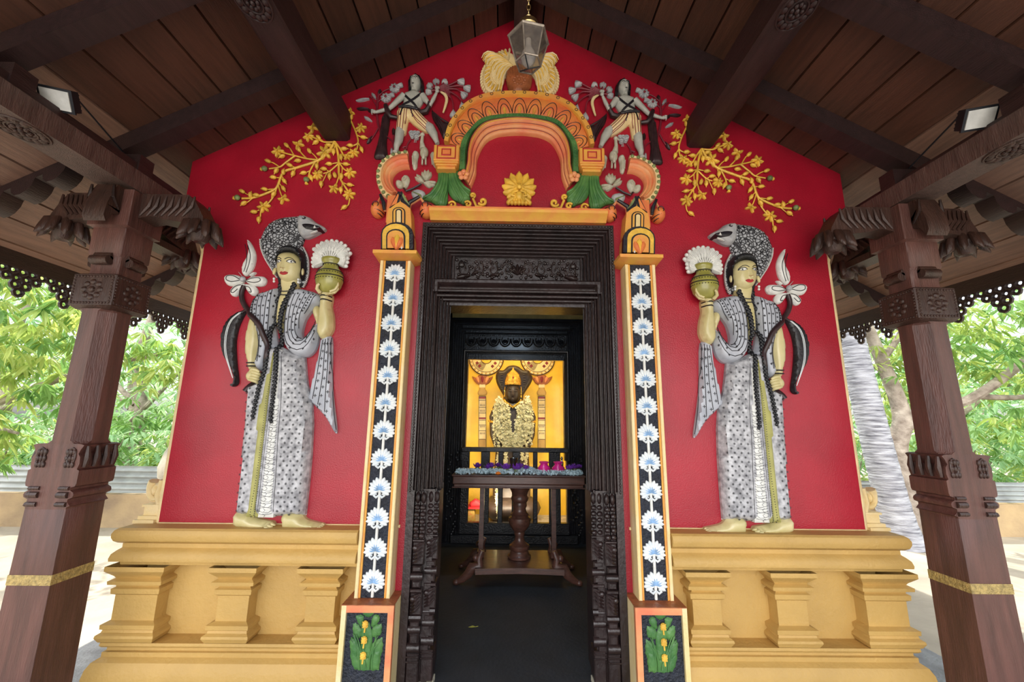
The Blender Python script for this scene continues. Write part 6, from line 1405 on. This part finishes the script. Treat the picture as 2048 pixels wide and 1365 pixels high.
b = MB().m('bulb'); b.lathe([(.004, z1-.150), (.020, z1-.145), (.032, z1-.125), (.036, z1-.10), (.030, z1-.075), (.018, z1-.05), (.014, z1-.03), (.014, z1-.0)], (LX, LY, 0), 18); tag(b.build('frosted_bulb', t, 80), 'frosted white bulb')
b = MB().m('brass'); z = z1+.15; k = 0
while z < AP-.2:
    b.tube([(LX+(.009*math.cos(a) if k % 2 else 0), LY+(0 if k % 2 else .009*math.cos(a)), z+.016+.018*math.sin(a)) for a in np.linspace(0, 6.283, 11)[:-1]], .0028, 5, True); z += .028; k += 1
b.build('chain', t)
for s_ in (-1, 1):
    px, py = (1975, 232) if s_ > 0 else (100, 195)
    c = Vector((s_*2.375, -.84, 3.085)); t = thing('floodlight', c, 'small square floodlight fixed above the %s wall plate beam' % ('left' if s_ < 0 else 'right'), 'lamp', 'roof floodlights')
    q = Matrix.Rotation(math.radians(-s_*20), 3, 'Z') @ Matrix.Rotation(math.radians(38), 3, 'X')
    def ob(b, x0, x1, y0, y1, z0_, z1_):
        P_ = [Vector(v) for v in ((x0,y0,z0_),(x1,y0,z0_),(x1,y1,z0_),(x0,y1,z0_),(x0,y0,z1_),(x1,y0,z1_),(x1,y1,z1_),(x0,y1,z1_))]
        b.add([q @ v+c for v in P_], [(0,3,2,1),(4,5,6,7),(0,1,5,4),(1,2,6,5),(2,3,7,6),(3,0,4,7)], False)
    b = MB().m('dark'); ob(b, -.062, .062, -.01, .05, -.05, .05); ob(b, -.068, .068, -.02, -.008, -.056, .056)
    for k in range(5): ob(b, -.055, .055, .05, .07, -.04+k*.018, -.035+k*.018)
    b.build('housing', t); b = MB().m('white'); ob(b, -.056, .056, -.026, -.018, -.045, .045); tag(b.build('reflector_glass', t), 'silvery reflector face')  # plain white paint stands in for the bright reflection of the face
    b = MB().m('dark'); b.tube([c+Vector((s_*.02, .04, -.02)), c+Vector((s_*.09, .05, -.03)), c+Vector((s_*.08, .06, -.085))], .012, 6); b.tube([c+Vector((0, .05, .03)), c+Vector((s_*.03, .09, .10)), c+Vector((s_*.10, .5, .02))], .005, 5); b.build('mounting_arm', t)

# ================================================================ OUTSIDE
qx, qz = at(322, 965, .9); b = MB().m('plaque'); b.lathe([(.13, -.3), (.13, .85), (.15, .868), (.15, .93), (.11, .96), (.14, 1.02), (.15, 1.10), (.12, 1.22), (.07, 1.32), (.02, 1.38)], (qx+.14, .9, 0), 18); tag(b.build('domed_finial'), 'weathered domed stone finial behind the left scroll ornament', 'finial')
for s_ in (-1, 1):
    t0 = MB().m('sheet'); x0, x1 = (-12, -2.4) if s_ < 0 else (2.4, 12); vs = []; n = 60; zt_ = .66 if s_ < 0 else .56
    for i in range(n+1):
        z = .24+(zt_-.24)*i/n; y = 4.66+.022*math.sin(i/n*2*math.pi*4.5)+.10*i/n
        for x in (x0, x1): vs.append((x, y, z))
    nv = len(vs); vs += [(p[0], p[1]+.012, p[2]) for p in vs]
    fs = [(2*i, 2*i+1, 2*i+3, 2*i+2) for i in range(n)]+[(nv+2*i, nv+2*i+2, nv+2*i+3, nv+2*i+1) for i in range(n)]+[(0, nv, nv+1, 1), (2*n, 2*n+1, nv+2*n+1, nv+2*n)]+[(2*i, 2*i+2, nv+2*i+2, nv+2*i) for i in range(n)]+[(2*i+1, nv+2*i+1, nv+2*i+3, 2*i+3) for i in range(n)]
    t0.add(vs, fs, True); tag(t0.build('corrugated_sheet'), 'grey corrugated sheet on top of the low boundary wall, %s of the shrine' % ('left' if s_ < 0 else 'right'), 'sheet')
rng = np.random.default_rng(5)
def leafmesh(name, centers, radii, n_sprigs, leaf, per, mats, parent=None, droop=.6, width=.22):
    V = []; F = []; MI = []; o = 0
    for c, r_, ns in zip(centers, radii, n_sprigs):
        d = rng.normal(size=(ns, 3)); d /= np.linalg.norm(d, axis=1)[:, None]; rad = rng.uniform(.25, 1, ns)**.5
        S = np.array(c)+d*rad[:, None]*np.array(r_)
        for s in S:
            m_ = rng.integers(0, len(mats))
            for k in range(per):
                a = rng.uniform(0, 2*math.pi); dr = np.array([math.cos(a), math.sin(a), rng.normal(-droop, .35)]); dr /= np.linalg.norm(dr); L_ = leaf*rng.uniform(.7, 1.25)
                sd = np.cross(dr, [rng.normal(0, .4), rng.normal(0, .4), 1]); sd /= np.linalg.norm(sd)+1e-9; w_ = L_*width
                p0 = s+dr*leaf*.15; up = np.cross(sd, dr)
                V += [p0, p0+dr*L_*.3+sd*w_*.5+up*w_*.15, p0+dr*L_*.7+sd*w_*.38-np.array([0, 0, L_*.06])+up*w_*.15, p0+dr*L_-np.array([0, 0, L_*.15]), p0+dr*L_*.7-sd*w_*.38-np.array([0, 0, L_*.06])+up*w_*.15, p0+dr*L_*.3-sd*w_*.5+up*w_*.15, p0+dr*L_*.4]
                F += [(o, o+1, o+6), (o+6, o+1, o+2, o+3), (o+6, o+3, o+4, o+5), (o, o+6, o+5)]; MI += [m_]*4; o += 7
    me = bpy.data.meshes.new(name); me.from_pydata([tuple(v) for v in V], [], F)
    for q in mats: me.materials.append(M[q])
    me.polygons.foreach_set('material_index', MI); me.update(); ob = bpy.data.objects.new(name, me); C.objects.link(ob)
    if parent: ob.parent = parent; ob.location = -wloc(parent)
    return ob
def tree(kind, label, group, base, trunk, tr_r, branches, crowns, leaf, per, mats, bark='bark', droop=.6, cat='tree'):
    t = thing(kind, base, label, cat, group)
    b = MB().m(bark); b.tube(cr(trunk, 5, False), tr_r, 12); b.build('trunk', t)
    for l, r_ in branches: b = MB().m(bark); b.tube(cr(l, 5, False), r_, 8); b.build('branch', t)
    if crowns: leafmesh('foliage', [c[0] for c in crowns], [c[1] for c in crowns], [c[2] for c in crowns], leaf, per, mats, t, droop)
G = -.3
# right side: palm trunk and lichen tree
t = thing('palm_tree', (5.95, 4.0, G), 'tall palm with a pale ringed trunk behind the right edge of the red wall', 'tree')
b = MB().m('palm'); P_ = []; rad = []
for i in range(90):
    u = i/89; z = G+u*5.6; P_.append((6.02-.30*u-.12*math.sin(u*2), 4.0+.1*u, z)); rad.append((.215-.04*u+.09*math.exp(-u*22))*(1+.018*math.sin(i*2.1)))
b.tube(P_, rad, 20); b.build('trunk', t)
b = MB().m('leafB')
for k in range(11):
    a = k*.571; p0 = Vector((5.65, 4.1, 5.3)); pts = [p0+Vector((math.cos(a)*r_*1.0, math.sin(a)*r_, .6*r_-.22*r_*r_)) for r_ in np.linspace(0, 3.0, 12)]
    b.tube(pts, [.04, .012], 5)
    for i in range(1, 12):
        for sg in (-1, 1):
            for h in (0, .5):
                q = pts[i-1].lerp(pts[i], h); sd = Vector((-math.sin(a), math.cos(a), 0))*sg; e = q+sd*.55+Vector((math.cos(a)*.25, math.sin(a)*.25, -.35)); w_ = Vector((math.cos(a), math.sin(a), 0))*.03; b.add([q-w_, q+w_, e], [(0, 1, 2)])
b.build('fronds', t)
tree('lichen_tree', 'grey lichened tree forking to the right just beyond the palm trunk', None, (6.55, 4.3, G), [(6.55, 4.3, G), (6.52, 4.3, .4), (6.48, 4.35, 1.1), (6.62, 4.3, 1.7), (6.5, 4.4, 2.7), (6.3, 4.6, 4.2)], [.20, .17, .15, .13, .10, .07],
     [([(6.56, 4.3, 1.4), (6.9, 4.2, 1.75), (7.5, 4.0, 1.95), (8.2, 3.8, 2.5), (9.0, 3.6, 3.2)], [.10, .08, .07, .05]), ([(7.6, 4.0, 2.0), (8.4, 4.0, 2.0), (9.2, 4.0, 2.2)], [.05, .03]), ([(6.5, 4.4, 2.6), (6.9, 4.3, 3.2), (7.2, 4.2, 4.0)], [.06, .03])],
     [((7.2, 4.2, 2.9), (1.1, .8, .7), 60), ((8.6, 3.8, 3.0), (1.3, 1.0, .9), 110), ((6.9, 4.6, 1.9), (.5, .5, .35), 20), ((9.0, 3.9, 1.7), (1.0, .8, .5), 60), ((6.5, 4.6, 4.4), (1.8, 1.5, 1.0), 120)], .22, 8, ('leafA', 'leafB'))
# left side: mango tree with hanging leaves
tree('mango_tree', 'mango tree with long drooping leaves outside the left eaves', None, (-8.6, 3.6, G), [(-8.6, 3.6, G), (-8.5, 3.6, 1.0), (-8.3, 3.5, 2.4), (-8.4, 3.3, 4.5)], [.22, .18, .15, .1],
     [([(-8.3, 3.5, 2.4), (-7.6, 3.0, 3.0), (-6.6, 2.5, 3.2)], [.09, .04]), ([(-8.5, 3.6, 1.2), (-7.6, 3.6, 1.7), (-6.5, 3.7, 2.2), (-5.6, 3.9, 2.5)], [.07, .03]), ([(-8.45, 3.6, .8), (-7.6, 3.4, 1.3), (-6.9, 3.3, 1.25)], [.05, .02])],
     [((-6.6, 2.4, 2.85), (1.4, .9, .8), 150), ((-7.2, 3.2, 2.0), (.9, .7, .75), 80), ((-5.6, 4.0, 2.4), (.9, .6, .5), 60), ((-7.4, 3.4, 1.1), (.8, .6, .4), 50), ((-5.0, 4.4, 1.7), (.5, .4, .35), 22), ((-8.0, 3, 4.2), (1.8, 1.4, 1.0), 120)], .21, 9, ('leafA', 'leafA', 'leafB'), droop=.9)
far = [(-5.5, 8.5, 2.2, 'leafC'), (-9.5, 8.0, 2.6, 'leafB'), (-13.5, 8.5, 2.8, 'leafA'), (-8.0, 13, 3.2, 'leafC'), (-15, 14, 3.5, 'leafB'), (7.0, 9.0, 2.3, 'leafC'), (10.5, 7.5, 2.5, 'leafA'), (14.0, 8.0, 2.8, 'leafB'), (10.0, 13, 3.3, 'leafC'), (17, 13, 3.5, 'leafA'), (-15.5, 3.0, 2.6, 'leafB'), (-16.5, -2.5, 2.8, 'leafA'), (15.5, 3.0, 2.6, 'leafB'), (16.5, -2.5, 2.8, 'leafA')]
pos_names = ['nearest the shrine on the left', 'second from the shrine on the left', 'at the far left edge', 'in the second row on the left', 'furthest back on the left', 'nearest the shrine on the right', 'second from the shrine on the right', 'at the far right edge', 'in the second row on the right', 'furthest back on the right', 'wide left beside the yard', 'wide left and nearest the porch front', 'wide right beside the yard', 'wide right and nearest the porch front']
for (x, y, s, m_), nm_ in zip(far, pos_names):
    tree('leafy_tree', 'bright green sunlit tree beyond the boundary wall, %s' % nm_, 'trees beyond the boundary wall', (x, y, G), [(x, y, G), (x+.2, y, 1.5), (x-.1, y, 3.0), (x+.2, y, 5.0)], [.18, .14, .12, .06], [([(x, y, 1.4), (x+.9, y-.3, 2.2), (x+1.5, y-.3, 3.0)], [.07, .03]), ([(x, y, 1.8), (x-.9, y, 2.6), (x-1.6, y, 3.2)], [.07, .03])],
         [((x, y, 2.2), (s, 1.2, 1.3), 125), ((x+.8, y-.4, .9), (s*.8, .9, .8), 80), ((x-.5, y, 4.2), (s, 1.5, 1.3), 90)], .34, 8, (m_, 'leafC'))
for i, (x, y) in enumerate([(-4.2, 5.6), (-6.2, 5.9), (-8.4, 5.8), (-10.8, 6.0), (4.6, 5.6), (7.0, 5.9), (9.2, 5.8), (11.6, 6.0)]):
    t = thing('green_shrub', (x, y, G), 'low bushy shrub just behind the boundary wall, %s %s' % (['nearest the shrine', 'second from the shrine', 'third from the shrine', 'outermost'][i % 4], 'on the left' if x < 0 else 'on the right'), 'shrub', 'shrubs behind the boundary wall')
    leafmesh('foliage', [(x, y, .75)], [(1.25, .5, .75)], [130], .2, 8, ('leafC', 'leafA' if i % 2 else 'leafB'), t)
    b = MB().m('bark')
    for k in range(4): b.tube([(x+.05*k, y, G), (x+(k-1.5)*.3, y+.05*k, .5), (x+(k-1.5)*.5, y, 1.1)], [.025, .008], 5)
    b.build('stems', t)
